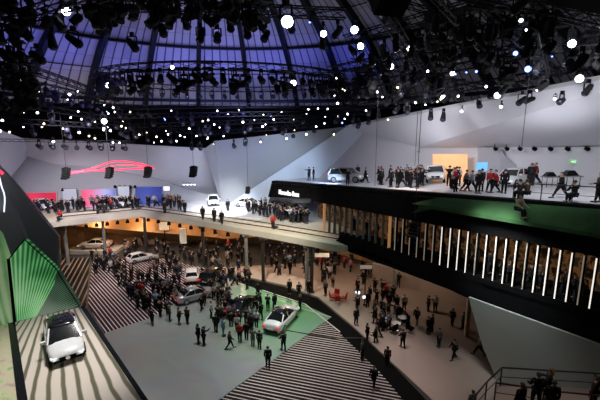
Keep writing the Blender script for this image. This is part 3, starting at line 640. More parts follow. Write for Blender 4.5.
# ------------------------------------------------------------------ cars
PAINT = {}
def paint(key):
    if key not in PAINT:
        c, r, me_ = {'white': ((.80, .81, .82), .25, 0), 'silver': ((.50, .52, .54), .3, .55), 'black': ((.012, .012, .014), .15, 0), 'grey': ((.2, .21, .22), .3, .5)}[key]
        PAINT[key] = mat(key+'_car_paint', c, r, me_, coat=.6, var=.03)
    return PAINT[key]
CARS = {}
def car_proto(style):
    """x forward, wheels on z=0. Stations: (x, sill z, shoulder z, top z, half width)"""
    if style == 'hatch':
        L, W = 4.3, .89; st = [(-2.12, .35, .78, .92, .70), (-2.0, .28, .86, 1.0, .82), (-1.4, .22, .88, .98, .88), (-.3, .2, .86, .95, .89), (.8, .2, .84, .94, .89), (1.35, .22, .80, .90, .87), (1.8, .24, .72, .80, .82), (2.05, .28, .62, .68, .70), (2.15, .34, .55, .58, .55)]
        cab = dict(b=(-1.95, 1.05), r=(-1.45, .15), z=(.93, 1.45), wb=.80, wr=.62, rear_drop=.05)
        wx, wr_ = (-1.3, 1.35), .33
    elif style == 'suv':
        L, W = 4.7, .95; st = [(-2.3, .45, 1.0, 1.1, .80), (-2.2, .4, 1.05, 1.16, .90), (-1.4, .32, 1.05, 1.14, .95), (0, .32, 1.03, 1.12, .95), (1.0, .32, 1.02, 1.12, .95), (1.7, .34, .98, 1.06, .92), (2.15, .4, .88, .94, .85), (2.32, .45, .75, .8, .72)]
        cab = dict(b=(-2.15, 1.1), r=(-1.85, .35), z=(1.1, 1.74), wb=.86, wr=.70, rear_drop=.03)
        wx, wr_ = (-1.42, 1.45), .39
    else:
        L, W = 4.75, .90; st = [(-2.36, .38, .74, .86, .70), (-2.25, .3, .86, .98, .82), (-1.5, .23, .88, .98, .89), (-.3, .2, .86, .94, .90), (.8, .2, .84, .93, .90), (1.45, .22, .78, .88, .88), (1.95, .26, .70, .78, .82), (2.25, .3, .60, .66, .70), (2.36, .36, .52, .56, .55)]
        cab = dict(b=(-1.75, 1.15), r=(-.95, .25), z=(.93, 1.40), wb=.80, wr=.60, rear_drop=.06)
        wx, wr_ = (-1.42, 1.48), .33
    P = {}
    bm = bmesh.new(); rings = []
    for x, zs, zm, zt, w in st:
        half = [(w*.90, zs), (w, zs+.14), (w*1.01, (zs+zm)/2+.05), (w*.98, zm), (w*.88, zt-.02), (w*.5, zt+.035), (0, zt+.05)]
        ring = [(x, y, z) for y, z in half]+[(x, -y, z) for y, z in half[-2::-1]]
        rings.append([bm.verts.new(p) for p in ring])
    for a_, b_ in zip(rings, rings[1:]):
        for i in range(len(a_)-1): bm.faces.new((a_[i], a_[i+1], b_[i+1], b_[i]))
        bm.faces.new((a_[-1], a_[0], b_[0], b_[-1]))
    bm.faces.new(rings[0]); bm.faces.new(rings[-1][::-1])
    P['body'] = (bm, 'paint', True)
    (b0, b1), (r0, r1), (z0, z1), wb, wrf = cab['b'], cab['r'], cab['z'], cab['wb'], cab['wr']
    zr0 = z1-cab['rear_drop']; xm = (r0+r1)/2+.1
    def q4(lst, name, m, off=0):
        bm = bmesh.new(); vs = [bm.verts.new(p) for p in lst]; bm.faces.new(vs); 
        g_ = bmesh.ops.extrude_face_region(bm, geom=bm.faces[:]); c_ = Vector((-.3, 0, 1.0))
        for v in [e for e in g_['geom'] if isinstance(e, bmesh.types.BMVert)]: v.co += (c_-v.co).normalized()*.05
        P.setdefault(name, []) if False else None
        return (bm, m, False)
    P['windshield'] = q4([(b1, wb*.97, z0), (b1, -wb*.97, z0), (r1, -wrf, z1), (r1, wrf, z1)], '', 'glass')
    P['rear_window'] = q4([(b0, wb*.95, z0), (r0, wrf*.98, zr0), (r0, -wrf*.98, zr0), (b0, -wb*.95, z0)], '', 'glass')
    for s in (1, -1):
        P['side_window%d' % s] = q4([(b0+.1, s*wb, z0), (b1-.12, s*wb, z0), (r1-.02, s*wrf*1.03, z1-.02), (xm, s*wrf*1.05, z1), (r0+.02, s*wrf*1.03, zr0-.02)], '', 'glass')
    bm = bmesh.new(); xs = [r0-.04, r0+.25, xm, r1-.25, r1+.04]; zz = [zr0, zr0+.04+(z1-zr0)*.5, z1+.06, z1+.035, z1-.01]
    gr_ = [[bm.verts.new((x, y*wrf*1.03, z+(.03 if abs(y) < .9 else 0))) for y in (-1, -.5, 0, .5, 1)] for x, z in zip(xs, zz)]
    for a_, b_ in zip(gr_, gr_[1:]):
        for i in range(4): bm.faces.new((a_[i], a_[i+1], b_[i+1], b_[i]))
    g_ = bmesh.ops.extrude_face_region(bm, geom=bm.faces[:])
    for v in [e for e in g_['geom'] if isinstance(e, bmesh.types.BMVert)]: v.co.z -= .05
    P['roof'] = (bm, 'roof', True)
    for s in (1, -1):
        bm = bmesh.new(); bar(bm, (b1, s*wb, z0), (r1, s*wrf, z1), .07, .06); P['windscreen_pillar%d' % s] = (bm, 'paint', False)
        bm = bmesh.new(); bar(bm, (b0, s*wb*.98, z0), (r0, s*wrf, zr0), .10, .09); P['rear_pillar%d' % s] = (bm, 'paint', False)
        bm = bmesh.new(); bar(bm, (-.35, s*(wb+.005), z0), (xm-.1, s*(wrf+.035), z1), .05, .04); P['door_pillar%d' % s] = (bm, 'paint', False)
    # bumpers / grille / lights
    fx, fw = st[-1][0], st[-1][4]; rx, rw = st[0][0], st[0][4]; zf = st[-1][2]
    bm = bmesh.new(); box(bm, (fx-.02, 0, zf-.06), (.12, .8, .20)); P['grille'] = (bm, 'dark', False)
    bm = bmesh.new(); cyl(bm, (fx+.03, 0, zf-.06), (fx+.07, 0, zf-.06), .11, seg=16)
    P['emblem'] = (bm, 'chrome', False)
    bm = bmesh.new(); box(bm, (fx-.1, 0, st[-1][1]+.03), (.25, 1.35, .12)); P['front_bumper'] = (bm, 'dark', False)
    for s in (1, -1):
        bm = bmesh.new(); box(bm, (fx-.12, s*.60, zf+.01), (.30, .30, .13), Matrix.Rotation(-s*.5, 3, 'Z')); P['headlight%d' % s] = (bm, 'lamp_clear', False)
        bm = bmesh.new(); box(bm, (rx+.06, s*.66, st[0][2]+.0), (.20, .30, .16), Matrix.Rotation(s*.35, 3, 'Z')); P['tail_light%d' % s] = (bm, 'lamp_red', False)
        bm = bmesh.new(); box(bm, (b1-.25, s*(wb+.20), z0+.10), (.14, .24, .14)); bar(bm, (b1-.25, s*wb*.9, z0+.04), (b1-.25, s*(wb+.14), z0+.07), .05); P['mirror%d' % s] = (bm, 'paint', False)
    bm = bmesh.new(); box(bm, (rx-.02, 0, st[0][2]-.2), (.06, .52, .12)); P['number_plate'] = (bm, 'plate', False)
    bm = bmesh.new(); box(bm, (rx+.02, 0, st[0][1]+.04), (.2, 1.3, .12)); P['rear_bumper'] = (bm, 'dark', False)
    k = 0
    for x in wx:
        for s in (1, -1):
            bm = bmesh.new(); cyl(bm, (x, s*(W-.22), wr_), (x, s*(W+.015), wr_), wr_, seg=20); P['wheel%d' % k] = (bm, 'tyre', False)
            bm = bmesh.new(); cyl(bm, (x, s*(W+.0), wr_), (x, s*(W+.03), wr_), wr_*.66, seg=20); P['rim%d' % k] = (bm, 'rim', False)
            k += 1
    meshes = {}
    for n_, (bm, mk, sm) in P.items():
        bmesh.ops.recalc_face_normals(bm, faces=bm.faces); me = bpy.data.meshes.new(n_.rstrip('-0123456789')); bm.to_mesh(me); bm.free()
        if sm:
            for p in me.polygons: p.use_smooth = True
        meshes[n_] = (me, mk)
    return meshes
def make_car(style, colour, p, heading, label, roof=None, tilt=None, name='car', cat='car', scale=1, door=False):
    if style not in CARS: CARS[style] = car_proto(style)
    r = empty(name, p, math.atan2(heading[1], heading[0]), label, cat)
    if tilt is not None:
        h = Vector((heading[0], heading[1], 0)).normalized(); n_ = tilt
        x_ = (h - n_*h.dot(n_)).normalized(); y_ = n_.cross(x_)
        r.rotation_euler = Matrix((x_, y_, n_)).transposed().to_euler()
    r.scale = (scale,)*3
    made = {}
    for n_, (me0, mk) in CARS[style].items():
        me = me0.copy()
        mt = {'paint': paint(colour), 'roof': paint(roof or colour), 'glass': M['glass'], 'dark': M['black'], 'chrome': M['chrome'], 'tyre': M['tyre'], 'rim': M['rim'], 'plate': M['plate'], 'lamp_clear': M['lamp_clear'], 'lamp_red': M['lamp_red']}[mk]
        me.materials.append(mt); nm = n_.rstrip('-0123456789'); 
        par = r
        if nm == 'rim': par = made['wheel'+n_[-1]]
        if nm == 'emblem': par = made['grille']
        o = bpy.data.objects.new(nm, me); COL.objects.link(o); o.parent = par; made[n_] = o
    return r
OBST = []
def car_at(pa, pb, z, *a, **k):
    """pa, pb: where its tail and its nose stand"""
    a_, b_ = U(*pa, z), U(*pb, z); c = (a_+b_)/2; h = (b_-a_); OBST.append((c.x, c.y, 2.6))
    return c, (h.x, h.y)
c, h = car_at((57, 331), (70, 358), ZP)
ca, cb = TP(60, 325), TP(67.5, 360); h = cb-ca
make_car('hatch', 'white', TP(65, 346)+PN*.02, (h.x, h.y), 'white hatchback with a black glass roof on the raised striped platform', roof='black', tilt=PN); bpy.context.view_layer.update()
bpy.data.objects['car'].scale = (.84, .98, .95)
c, h = car_at((270, 336), (293, 311), .09); make_car('sedan', 'white', c, h, 'white saloon with a black roof seen from behind on the green show floor', roof='black', scale=1.1)
c, h = car_at((174, 305), (216, 293), .09); make_car('sedan', 'silver', c, h, 'silver saloon hemmed in by the crowd at the left edge of the show floor')
c, h = car_at((192, 286), (192, 272), .09); make_car('hatch', 'white', c, h, 'white hatchback seen from behind beyond the silver saloon in the crowd')
c, h = car_at((131, 263), (150, 258.5), .09); make_car('hatch', 'white', c, h, 'white car with red tail lamps on the dark floor left of the crowd', scale=.88)
c, h = car_at((112, 250), (80, 251), .09); make_car('sedan', 'white', c+Vector((0, 0, .5)), h, 'white saloon side on before the tan wall under the far left terrace')
bm = bmesh.new(); box(bm, (c.x, c.y, .27), (7.6, 3.2, .54)); o = bmo('display_plinth', bm, 'concrete'); tag(o, 'low pale plinth under the white saloon by the tan wall', 'plinth')
c, h = car_at((232, 318), (254, 302), .09); make_car('sedan', 'black', c, h, 'black saloon surrounded by visitors left of the white one with black roof')
c, h = car_at((206, 287), (220, 275), .06); make_car('suv', 'black', c, h, 'black estate car in the crowd right of the white hatchback')
# terrace cars
for pa, pb, st_, co, lb in (((114, 205), (126, 207), 'hatch', 'white', 'white car before the pink and blue video walls on the far terrace'),
                            ((37, 207), (50, 210), 'hatch', 'white', 'white car before the red video wall on the far terrace'),
                            ((213, 200), (214, 209), 'hatch', 'white', 'white car facing the hall at the foot of the folded white facet'),
                            ((240, 206), (258, 208), 'sedan', 'white', 'white low car on the white stage left of the black sign wall')):
    c, h = car_at(pa, pb, ZT+.12); make_car(st_, co, c, h, lb)
# deck cars
def deck_car(pa, pb, st_, co, lb, **k):
    a_, b_ = K(*pa), K(*pb); c = (a_+b_)/2; h = b_-a_; OBST.append((c.x, c.y, 2.4))
    make_car(st_, co, c+Vector((0, 0, .01)), (h.x, h.y), lb, tilt=DN, **k)
deck_car((334, 182.5), (362, 182.5), 'suv', 'silver', 'silver off-road estate side on at the left end of the deck')
crowd_car = deck_car((435, 178.5), (436, 186), 'suv', 'white', 'white car facing the hall before the orange panel')
deck_car((418, 177), (424, 181), 'hatch', 'white', 'white car half behind the one before the orange panel')
deck_car((524, 183), (500, 188), 'hatch', 'white', 'white car at the pointed grey fold on the right half of the deck')

# ------------------------------------------------------------------ people
def rotv(v, a, axis): return Matrix.Rotation(a, 3, axis) @ v
def skeleton(pose, what, fingers=True):
    """returns verts, edges, radii. faces +X"""
    V, E, Rr = [], [], []
    def add(p, r, par=None):
        V.append(Vector(p)); Rr.append(r)
        if par is not None: E.append((par, len(V)-1))
        return len(V)-1
    lean = pose.get('lean', 0); sit = pose.get('sit', 0)
    hz = .93 if not sit else .50
    def up(x, y, z): # torso points rotate about the hip
        v = rotv(Vector((x, y, z-.93)), lean, 'Y'); return Vector((v.x, v.y, v.z+hz))
    hip = Vector((0, 0, hz)); T = what in ('body', 'all'); J = what == 'jacket'; L = what == 'trousers'
    k = 1.0 if T else 1.22
    def leg(s, root, rad, thick):
        a, kb = pose['leg'][0 if s > 0 else 1]
        h = Vector((0, s*.095, hz-.02)); kn = h+rotv(Vector((0, 0, -.43)), -a, 'Y'); an = kn+rotv(Vector((0, 0, -.42)), -(a-kb), 'Y')
        i = add(h, .095*thick, root); i = add((h+kn)/2+Vector((.01, 0, 0)), .085*thick, i); i = add(kn, .062*thick, i); i = add((kn+an)/2-Vector((.015, 0, 0)), .058*thick, i); i = add(an, .042*thick, i)
        return i, an
    def arm(s, root, thick, hand):
        sh, el, out = pose['arm'][0 if s > 0 else 1]
        S = up(0, s*.19, 1.43); d1 = rotv(rotv(Vector((0, 0, -.29)), -sh, 'Y'), s*out, 'X'); e_ = S+d1
        d2 = rotv(rotv(Vector((0, 0, -.25)), -(sh+el), 'Y'), s*out*.2 - s*pose.get('inn', 0), 'X'); w_ = e_+d2
        i = add(S, .062*thick, root); i = add((S+e_)/2, .052*thick, i); i = add(e_, .042*thick, i); i = add((e_+w_)/2, .040*thick, i); i = add(w_, .030*thick, i)
        if hand:
            dn = d2.normalized(); pm = w_+dn*.075; i = add(pm, .034, i)
            if fingers:
                side = dn.cross(Vector((0, s, 0))).normalized()
                for q, (o_, l_) in enumerate(((-.028, .062), (-.009, .075), (.010, .070), (.028, .055))):
                    b_ = pm+side*o_+dn*.02; j = add(b_, .012, i); j = add(b_+dn*l_*.6, .010, j); add(b_+dn*l_+Vector((0, -s*.012, 0)), .008, j)
                j = add(w_+dn*.035-side*.032, .013, i); add(w_+dn*.075-side*.055, .010, j)
    if T:
        r = add(hip, .115); i = add(up(0, 0, 1.06), .115, r); i = add(up(.01, 0, 1.22), .125, i); c = add(up(0, 0, 1.38), .13, i)
        n_ = add(up(0, 0, 1.50), .056, c); n_ = add(up(.01, 0, 1.56), .058, n_); n_ = add(up(.02, 0, 1.62), .088, n_); n_ = add(up(.01, 0, 1.69), .094, n_); add(up(.005, 0, 1.745), .06, n_)
        for s in (1, -1):
            i, an = leg(s, r, 0, 1); i = add(an+Vector((.06, 0, -.035)), .036, i); add(an+Vector((.17, 0, -.045)), .028, i)
            arm(s, c, 1, True)
    if J:
        r = add(up(0, 0, .90), .155); i = add(up(0, 0, 1.06), .145, r); i = add(up(.01, 0, 1.22), .155, i); c = add(up(0, 0, 1.38), .155, i); add(up(0, 0, 1.49), .08, c)
        for s in (1, -1): arm(s, c, 1.45, False)
    if L:
        r = add(hip, .14)
        for s in (1, -1): leg(s, r, 0, 1.28)
    return V, E, Rr
def skin_mesh(V, E, Rr, name, squash=None, levels=1):
    me = bpy.data.meshes.new(name); me.from_pydata([tuple(v) for v in V], E, [])
    o = bpy.data.objects.new('t', me); COL.objects.link(o)
    m = o.modifiers.new('s', 'SKIN'); m.use_smooth_shade = True
    for i, r in enumerate(Rr): me.skin_vertices[0].data[i].radius = (r, r)
    me.skin_vertices[0].data[0].use_root = True
    ms = o.modifiers.new('u', 'SUBSURF'); ms.levels = levels
    dg = bpy.context.evaluated_depsgraph_get(); dg.update(); out = bpy.data.meshes.new_from_object(o.evaluated_get(dg)); bpy.data.objects.remove(o)
    for p in out.polygons: p.use_smooth = True
    return out
def hair_mesh(pose, long_=False):
    bm = bmesh.new(); bmesh.ops.create_uvsphere(bm, u_segments=12, v_segments=8, radius=.108)
    for v in list(bm.verts):
        if v.co.x > .045 and v.co.z < .045 or v.co.z < (-.03 if not long_ else -.2): pass
    geom = [v for v in bm.verts if (v.co.x > .03 and v.co.z < .03) or v.co.z < -.07]
    bmesh.ops.delete(bm, geom=geom, context='VERTS')
    if long_:
        c_ = bmesh.ops.create_cone(bm, cap_ends=True, segments=10, radius1=.10, radius2=.085, depth=.26)
        for v in c_['verts']: v.co += Vector((-.045, 0, -.12))
    lean = pose.get('lean', 0); hz = .50 if pose.get('sit') else .93
    for v in bm.verts:
        p = v.co+Vector((-.004, 0, 1.69-.93)); p = rotv(p, lean, 'Y'); v.co = Vector((p.x, p.y, p.z+hz))
    me = bpy.data.meshes.new('hair'); bm.to_mesh(me); bm.free()
    for p in me.polygons: p.use_smooth = True
    return me
def shoe_mesh(pose, sides=(1, -1)):
    bm = bmesh.new(); hz = .93 if not pose.get('sit') else .50
    for s in sides:
        a, kb = pose['leg'][0 if s > 0 else 1]
        h = Vector((0, s*.095, hz-.02)); kn = h+rotv(Vector((0, 0, -.43)), -a, 'Y'); an = kn+rotv(Vector((0, 0, -.42)), -(a-kb), 'Y')
        vs = box(bm, an+Vector((.055, 0, -.035)), (.28, .10, .09))
        for v in vs:
            if v.co.x > an.x+.05 and v.co.z > an.z-.03: v.co.z -= .03
    me = bpy.data.meshes.new('shoes'); bm.to_mesh(me); bm.free(); return me
POSES = {
 'stand': dict(leg=[(.06, .02), (-.05, .02)], arm=[(.08, .15, .12), (-.02, .2, .12)]),
 'stand_wide': dict(leg=[(.16, .05), (-.14, .05)], arm=[(.25, 1.1, .2), (.05, .2, .18)], inn=.1),
 'fold': dict(leg=[(.04, .02), (-.08, .03)], arm=[(.35, 1.25, .15), (.3, 1.3, .15)], inn=.75),
 'photo': dict(leg=[(.08, .02), (-.08, .02)], arm=[(1.15, 1.15, .15), (1.1, 1.2, .15)], inn=.35),
 'walk': dict(leg=[(.42, .08), (-.30, .30)], arm=[(-.4, .3, .1), (.42, .45, .1)], lean=.05),
 'stride': dict(leg=[(-.42, .28), (.55, .1)], arm=[(.5, .5, .12), (-.45, .3, .12)], lean=.08),
 'sit': dict(leg=[(1.45, 1.4), (1.4, 1.3)], arm=[(.5, .7, .1), (.55, .6, .1)], sit=1, lean=.12),
 'point': dict(leg=[(.1, .03), (-.1, .03)], arm=[(1.35, .15, .1), (.05, .3, .12)]),
}
PM = {}
def person_mesh(pose):
    if pose in PM: return PM[pose]
    p = POSES[pose]; d = {}
    for w in ('body', 'jacket', 'trousers'):
        d[w] = skin_mesh(*skeleton(p, w), w)
    d['hair'] = hair_mesh(p); d['long'] = hair_mesh(p, True); d['shoes'] = shoe_mesh(p); d['shoe_l'] = shoe_mesh(p, (1,)); d['shoe_r'] = shoe_mesh(p, (-1,))
    # feet on the ground
    zmin = min(v.co.z for v in d['shoes'].vertices)
    for k_ in d:
        for v in d[k_].vertices: v.co.z -= zmin
    d['body'].materials.append(M['skin']); d['jacket'].materials.append(M['cloth']); d['trousers'].materials.append(M['cloth']); [d[q].materials.append(M['shoe']) for q in ('shoes', 'shoe_l', 'shoe_r')]
    d['hair'].materials.append(M['hair']); d['long'].materials.append(M['hair_light'])
    # small figure for the distance: one mesh, coarse
    bm = bmesh.new()
    lo = {}
    for w in ('body', 'jacket', 'trousers'): lo[w] = skin_mesh(*skeleton(p, w, False), w, levels=0)
    lo['hair'] = d['hair'].copy(); lo['shoes'] = d['shoes'].copy()
    for idx, w in enumerate(('body', 'jacket', 'trousers', 'hair', 'shoes')):
        if w in ('body', 'jacket', 'trousers'):
            for v in lo[w].vertices: v.co.z -= zmin
        n0 = len(bm.faces); bm.from_mesh(lo[w]); bm.faces.ensure_lookup_table()
        for f in bm.faces[n0:]: f.material_index = idx; f.smooth = True
    me = bpy.data.meshes.new('person'); bm.to_mesh(me); bm.free()
    while len(me.materials): me.materials.pop()
    for x_ in ('skin', 'cloth', 'trouser', 'hair', 'shoe'): me.materials.append(M[x_])
    d['far'] = me; PM[pose] = d; return d
CLO = {'black': (.012, .012, .014), 'charcoal': (.03, .03, .034), 'navy': (.015, .02, .05), 'grey': (.12, .12, .13), 'brown': (.07, .045, .03), 'white': (.6, .6, .6), 'red': (.42, .03, .03), 'light blue': (.22, .34, .48), 'pink': (.45, .2, .25), 'beige': (.3, .25, .18), 'purple': (.13, .08, .2), 'green': (.05, .12, .06)}
NP = [0]; REQ = []
def person(*a, **k): REQ.append((a, k))
def person_now(p, yaw, pose, top, label, group=None, legs='black', near=True, long_=False, scale=1):
    d = person_mesh(pose); NP[0] += 1
    if near:
        r = empty('person', p, yaw, label, 'person', group); r.scale = (scale*1.14, scale*1.14, scale*1.03)
        for w, nm in (('body', 'body'), ('jacket', 'jacket'), ('trousers', 'trousers'), ('long' if long_ else 'hair', 'hair'), ('shoe_l', 'shoe'), ('shoe_r', 'shoe')):
            o = bpy.data.objects.new(nm, d[w]); COL.objects.link(o); o.parent = r
            if w == 'jacket': o.color = (*CLO[top], 1)
            if w == 'trousers': o.color = (*CLO[legs], 1)
    else:
        r = bpy.data.objects.new('person', d['far']); COL.objects.link(r); r.location = p; r.rotation_euler = (0, 0, yaw); r.scale = (scale*1.14, scale*1.14, scale*1.03)
        r.color = (*CLO[top], 1); tag(r, label, 'person', group)
    return r
PTS = []
def flush():
    def key(r):
        lb = r[0][4]; g_ = r[1].get('group') or (r[0][5] if len(r[0]) > 5 else None); far = (Vector(r[0][0])-O).length
        return (1000 if 'fins' in lb else 0)+(far if g_ else far*.55)
    REQ.sort(key=key)
    for a, k in REQ[:298]: person_now(*a, **k)
    bm = bmesh.new(); mats = ['skin', 'trouser', 'hair', 'shoe']+['c_'+c for c in CLO]
    for c, v in CLO.items(): M['c_'+c] = mat(c.replace(' ', '_')+'_cloth', v, .9, spec=.15)
    for a, k in REQ[298:]:
        me = person_mesh(a[2])['far']; n0, v0 = len(bm.faces), len(bm.verts); bm.from_mesh(me); bm.faces.ensure_lookup_table(); bm.verts.ensure_lookup_table()
        T = Matrix.Translation(a[0]) @ Matrix.Rotation(a[1], 4, 'Z')
        for v in bm.verts[v0:]: v.co = T @ v.co
        mp_ = {0: 0, 1: 4+list(CLO).index(a[3]), 2: 1, 3: 2, 4: 3}
        for f in bm.faces[n0:]: f.material_index = mp_[f.material_index]
    me = bpy.data.meshes.new('crowd'); bm.to_mesh(me); bm.free(); o = link('crowd', me, mats)
    tag(o, 'the rest of the far crowd, small dark figures under and on the terrace and behind the fins', 'crowd', kind='stuff')
def gp_(px, py, z=.1): p = U(px, py, z); PTS.append((p.x, p.y)); return p
# individuals on the open floors: (px, py, pose, yaw, top, legs, label)
IND = [
 (416.6, 323.5, 'walk', -2.2, 'charcoal', 'black', 'person in a charcoal suit walking alone left of the crowded pair on the beige floor'),
 (428, 334, 'stand', -1.0, 'black', 'black', 'person in black, left of a close pair in the middle of the beige floor'),
 (431.5, 332, 'stand', 2.5, 'charcoal', 'black', 'person in dark grey, right of a close pair in the middle of the beige floor'),
 (438.5, 346.6, 'fold', -2.4, 'grey', 'charcoal', 'person in a grey patterned top holding something below the close pair'),
 (453.5, 358.6, 'walk', -2.6, 'black', 'black', 'person in black with wide trousers standing lowest in the middle of the beige floor'),
 (452, 325.6, 'stand_wide', .8, 'black', 'black', 'person in black standing wide legged near the pale wall'),
 (462.5, 329, 'stand', 2.6, 'green', 'black', 'person in a greenish top beside the slim pale pillar'),
 (435, 311.5, 'stand', -1.8, 'white', 'black', 'person in a white top standing at the low beige wall'),
 (428, 311, 'photo', .5, 'brown', 'black', 'person in brown beside the one in white at the low beige wall'),
 (479, 355, 'stride', 3.0, 'beige', 'black', 'person in a beige top striding beside the wedge wall'),
 (402.5, 347.5, 'stand_wide', 1.9, 'black', 'black', 'person in black by the edge of the beige floor below the lounge table'),
 (387, 366, 'stand', 1.2, 'brown', 'black', 'person in brown standing at the black floor border'),
 (373.4, 386.5, 'walk', -2.0, 'black', 'black', 'person in black walking lowest on the striped floor'),
 (362, 359.5, 'stand', 2.9, 'grey', 'black', 'person in a grey top alone in the middle of the striped floor'),
 (367, 341, 'stand', .3, 'black', 'black', 'person in black standing on the black border, the left of two'),
 (375.5, 343, 'stand_wide', 2.8, 'charcoal', 'black', 'person in charcoal standing on the black border, the right of two'),
 (356, 325, 'stand', -1.2, 'black', 'black', 'person in black at the left end of the lounge crowd'),
 (396.5, 311, 'walk', -1.5, 'charcoal', 'black', 'person in charcoal right of the bright monitors'),
 (404, 311, 'stand', -1.5, 'white', 'black', 'person in a white top right of the bright monitors'),
 (204, 345, 'photo', 1.0, 'charcoal', 'black', 'person raising a camera, the front one of two at the left of the show floor'),
 (198.5, 343.5, 'stand', .8, 'black', 'black', 'person in black behind the one raising a camera on the show floor'),
 (230, 348.6, 'walk', .3, 'brown', 'black', 'person in brown striding alone on the pale show floor'),
 (240, 342, 'stand', 1.5, 'red', 'black', 'person in a red top standing behind the black saloon'),
 (246.6, 339.6, 'stand', 1.6, 'black', 'black', 'person in black right of the one in red behind the black saloon'),
 (253, 346, 'fold', 1.5, 'grey', 'grey', 'person all in grey behind the white saloon on the show floor'),
 (259.5, 348.6, 'stand', 1.4, 'charcoal', 'black', 'person in charcoal left of the white saloon tail'),
 (283.5, 350.4, 'stand_wide', 2.2, 'black', 'black', 'person in black standing just behind the white saloon tail'),
 (268, 367.5, 'stand', 1.7, 'black', 'black', 'slim person in black alone at the edge of the striped floor'),
 (256.6, 327, 'stand', 1.5, 'white', 'navy', 'person in a white top at the tail of the black saloon'),
 (250, 328, 'stand', 2.5, 'grey', 'black', 'person in grey left of the white top at the black saloon'),
 (223.5, 336, 'stand', .6, 'light blue', 'light blue', 'person in a purple and blue outfit left of the black saloon'),
 (179.4, 324.6, 'fold', .8, 'charcoal', 'black', 'person in charcoal, left of a pair at the corner of the left striped floor'),
 (187.5, 324, 'stand', 1.1, 'brown', 'black', 'person in brown, right of a pair at the corner of the left striped floor'),
 (170, 321, 'stand', .5, 'green', 'black', 'person in dark green at the lower edge of the left striped floor'),
 (160.5, 316.5, 'stand', 1.4, 'black', 'black', 'person in black at the lower edge of the left striped floor'),
 (152.4, 324, 'walk', 1.8, 'black', 'black', 'person in black walking at the left tip of the show floor crowd'),
 (211.5, 318, 'stand', .2, 'white', 'black', 'person in a white top at the nose of the crowded silver saloon'),
 (274.5, 309, 'stand', -.8, 'navy', 'navy', 'person in navy between the two saloons'),
 (268, 310, 'photo', -1.5, 'charcoal', 'black', 'person raising a phone between the two saloons'),
 (300, 310.5, 'stand', 3.0, 'black', 'black', 'person in black at the nose of the white saloon'),
 (289.5, 294, 'stand', -1.6, 'black', 'black', 'person in black, the left of three beyond the black border'),
 (299, 297, 'stand_wide', -1.4, 'charcoal', 'black', 'person in charcoal, the middle of three beyond the black border'),
 (308.5, 294, 'stand', -1.9, 'black', 'black', 'person in black, the right of three beyond the black border'),
 (325.5, 295.5, 'stand', -2.2, 'grey', 'black', 'person in grey beside the lounge chairs beyond the border'),
 (258, 297, 'stand', 1.5, 'black', 'black', 'person in black on the bright green field beyond the black saloon'),
 (214, 300, 'stand', 2.2, 'beige', 'black', 'person in beige before the crowded silver saloon'),
]
for px, py, pose, yaw, top, legs, lb in IND:
    z = .1 if not (355 < px < 390 and py > 340) else .04
    person(gp_(px, py, z), yaw, pose, top, lb, legs=legs, long_=(int(px) % 5 == 0), scale=R.uniform(.95, 1.05))
CLEAR = [(232, 296, 256, 322), (124, 263, 153, 274), (181, 286, 201, 296), (84, 250, 113, 258), (163, 305, 200, 316)]
def crowd(area, n, z, md, label, group, focus=None, tries=4000, pl=None, near=False, poses=('stand', 'stand_wide', 'fold', 'photo', 'walk', 'point'), colours=True, car_gap=2.0):
    got = 0; x0 = min(p[0] for p in area); x1 = max(p[0] for p in area); y0 = min(p[1] for p in area); y1 = max(p[1] for p in area)
    special = [c for c in ('red', 'white', 'light blue', 'pink', 'beige', 'grey')]; R.shuffle(special)
    for _ in range(tries):
        if got >= n: break
        px, py = R.uniform(x0, x1), R.uniform(y0, y1)
        if not inpoly(px, py, area): continue
        if any(x0_ < px < x1_ and y0_ < py < y1_ for x0_, y0_, x1_, y1_ in CLEAR): continue
        p = pl(px, py) if pl else U(px, py, z)
        if any((p.x-a)**2+(p.y-b)**2 < md*md for a, b in PTS): continue
        if any((p.x-a)**2+(p.y-b)**2 < car_gap**2 for a, b, c in OBST): continue
        PTS.append((p.x, p.y)); got += 1
        if colours and special and R.random() < .22:
            c = special.pop(); lb, g_ = 'person in a %s top %s' % (c, label), None
        else:
            c = R.choice(('black', 'black', 'charcoal', 'charcoal', 'navy', 'black')); lb, g_ = 'dark clad person '+label, group
        yaw = R.uniform(-PI, PI) if focus is None else math.atan2(focus[1]-p.y, focus[0]-p.x)+R.uniform(-.7, .7)
        person(p, yaw, R.choice(poses), c, lb, g_, near=near, scale=R.uniform(.93, 1.06))
    return got
bk = U(243, 310)
crowd([(218, 296), (262, 294), (262, 326), (248, 334), (215, 332)], 26, .1, .5, 'pressing round the black saloon', 'visitors round the black saloon', focus=(bk.x, bk.y), near=True, car_gap=1.25)
crowd([(158, 292), (212, 286), (222, 300), (210, 312), (160, 318)], 22, .05, .55, 'crowding round the silver saloon at left', 'visitors round the crowded silver saloon', near=True, car_gap=1.3)
crowd([(112, 262), (180, 262), (182, 292), (170, 314), (142, 312), (118, 285)], 62, .04, .5, 'in the dense crowd on the left striped floor', 'dense crowd on the left striped floor', tries=12000, car_gap=1.6)
crowd([(84, 256), (114, 255), (116, 278), (92, 276)], 12, .04, .6, 'near the far white saloon under the terrace', 'group by the far white saloon')
crowd([(92, 240), (140, 238), (178, 244), (178, 262), (128, 262), (100, 253)], 26, .04, .6, 'before the tan wall under the terrace', 'crowd before the tan wall', car_gap=1.6)
crowd([(178, 241), (250, 246), (255, 275), (225, 272), (182, 266)], 48, .04, .6, 'in the crowd under the middle of the terrace', 'crowd under the middle of the terrace', car_gap=1.5)
crowd([(250, 247), (338, 262), (335, 285), (262, 274)], 40, .1, .6, 'in the crowd under the right end of the terrace', 'crowd under the right end of the terrace')
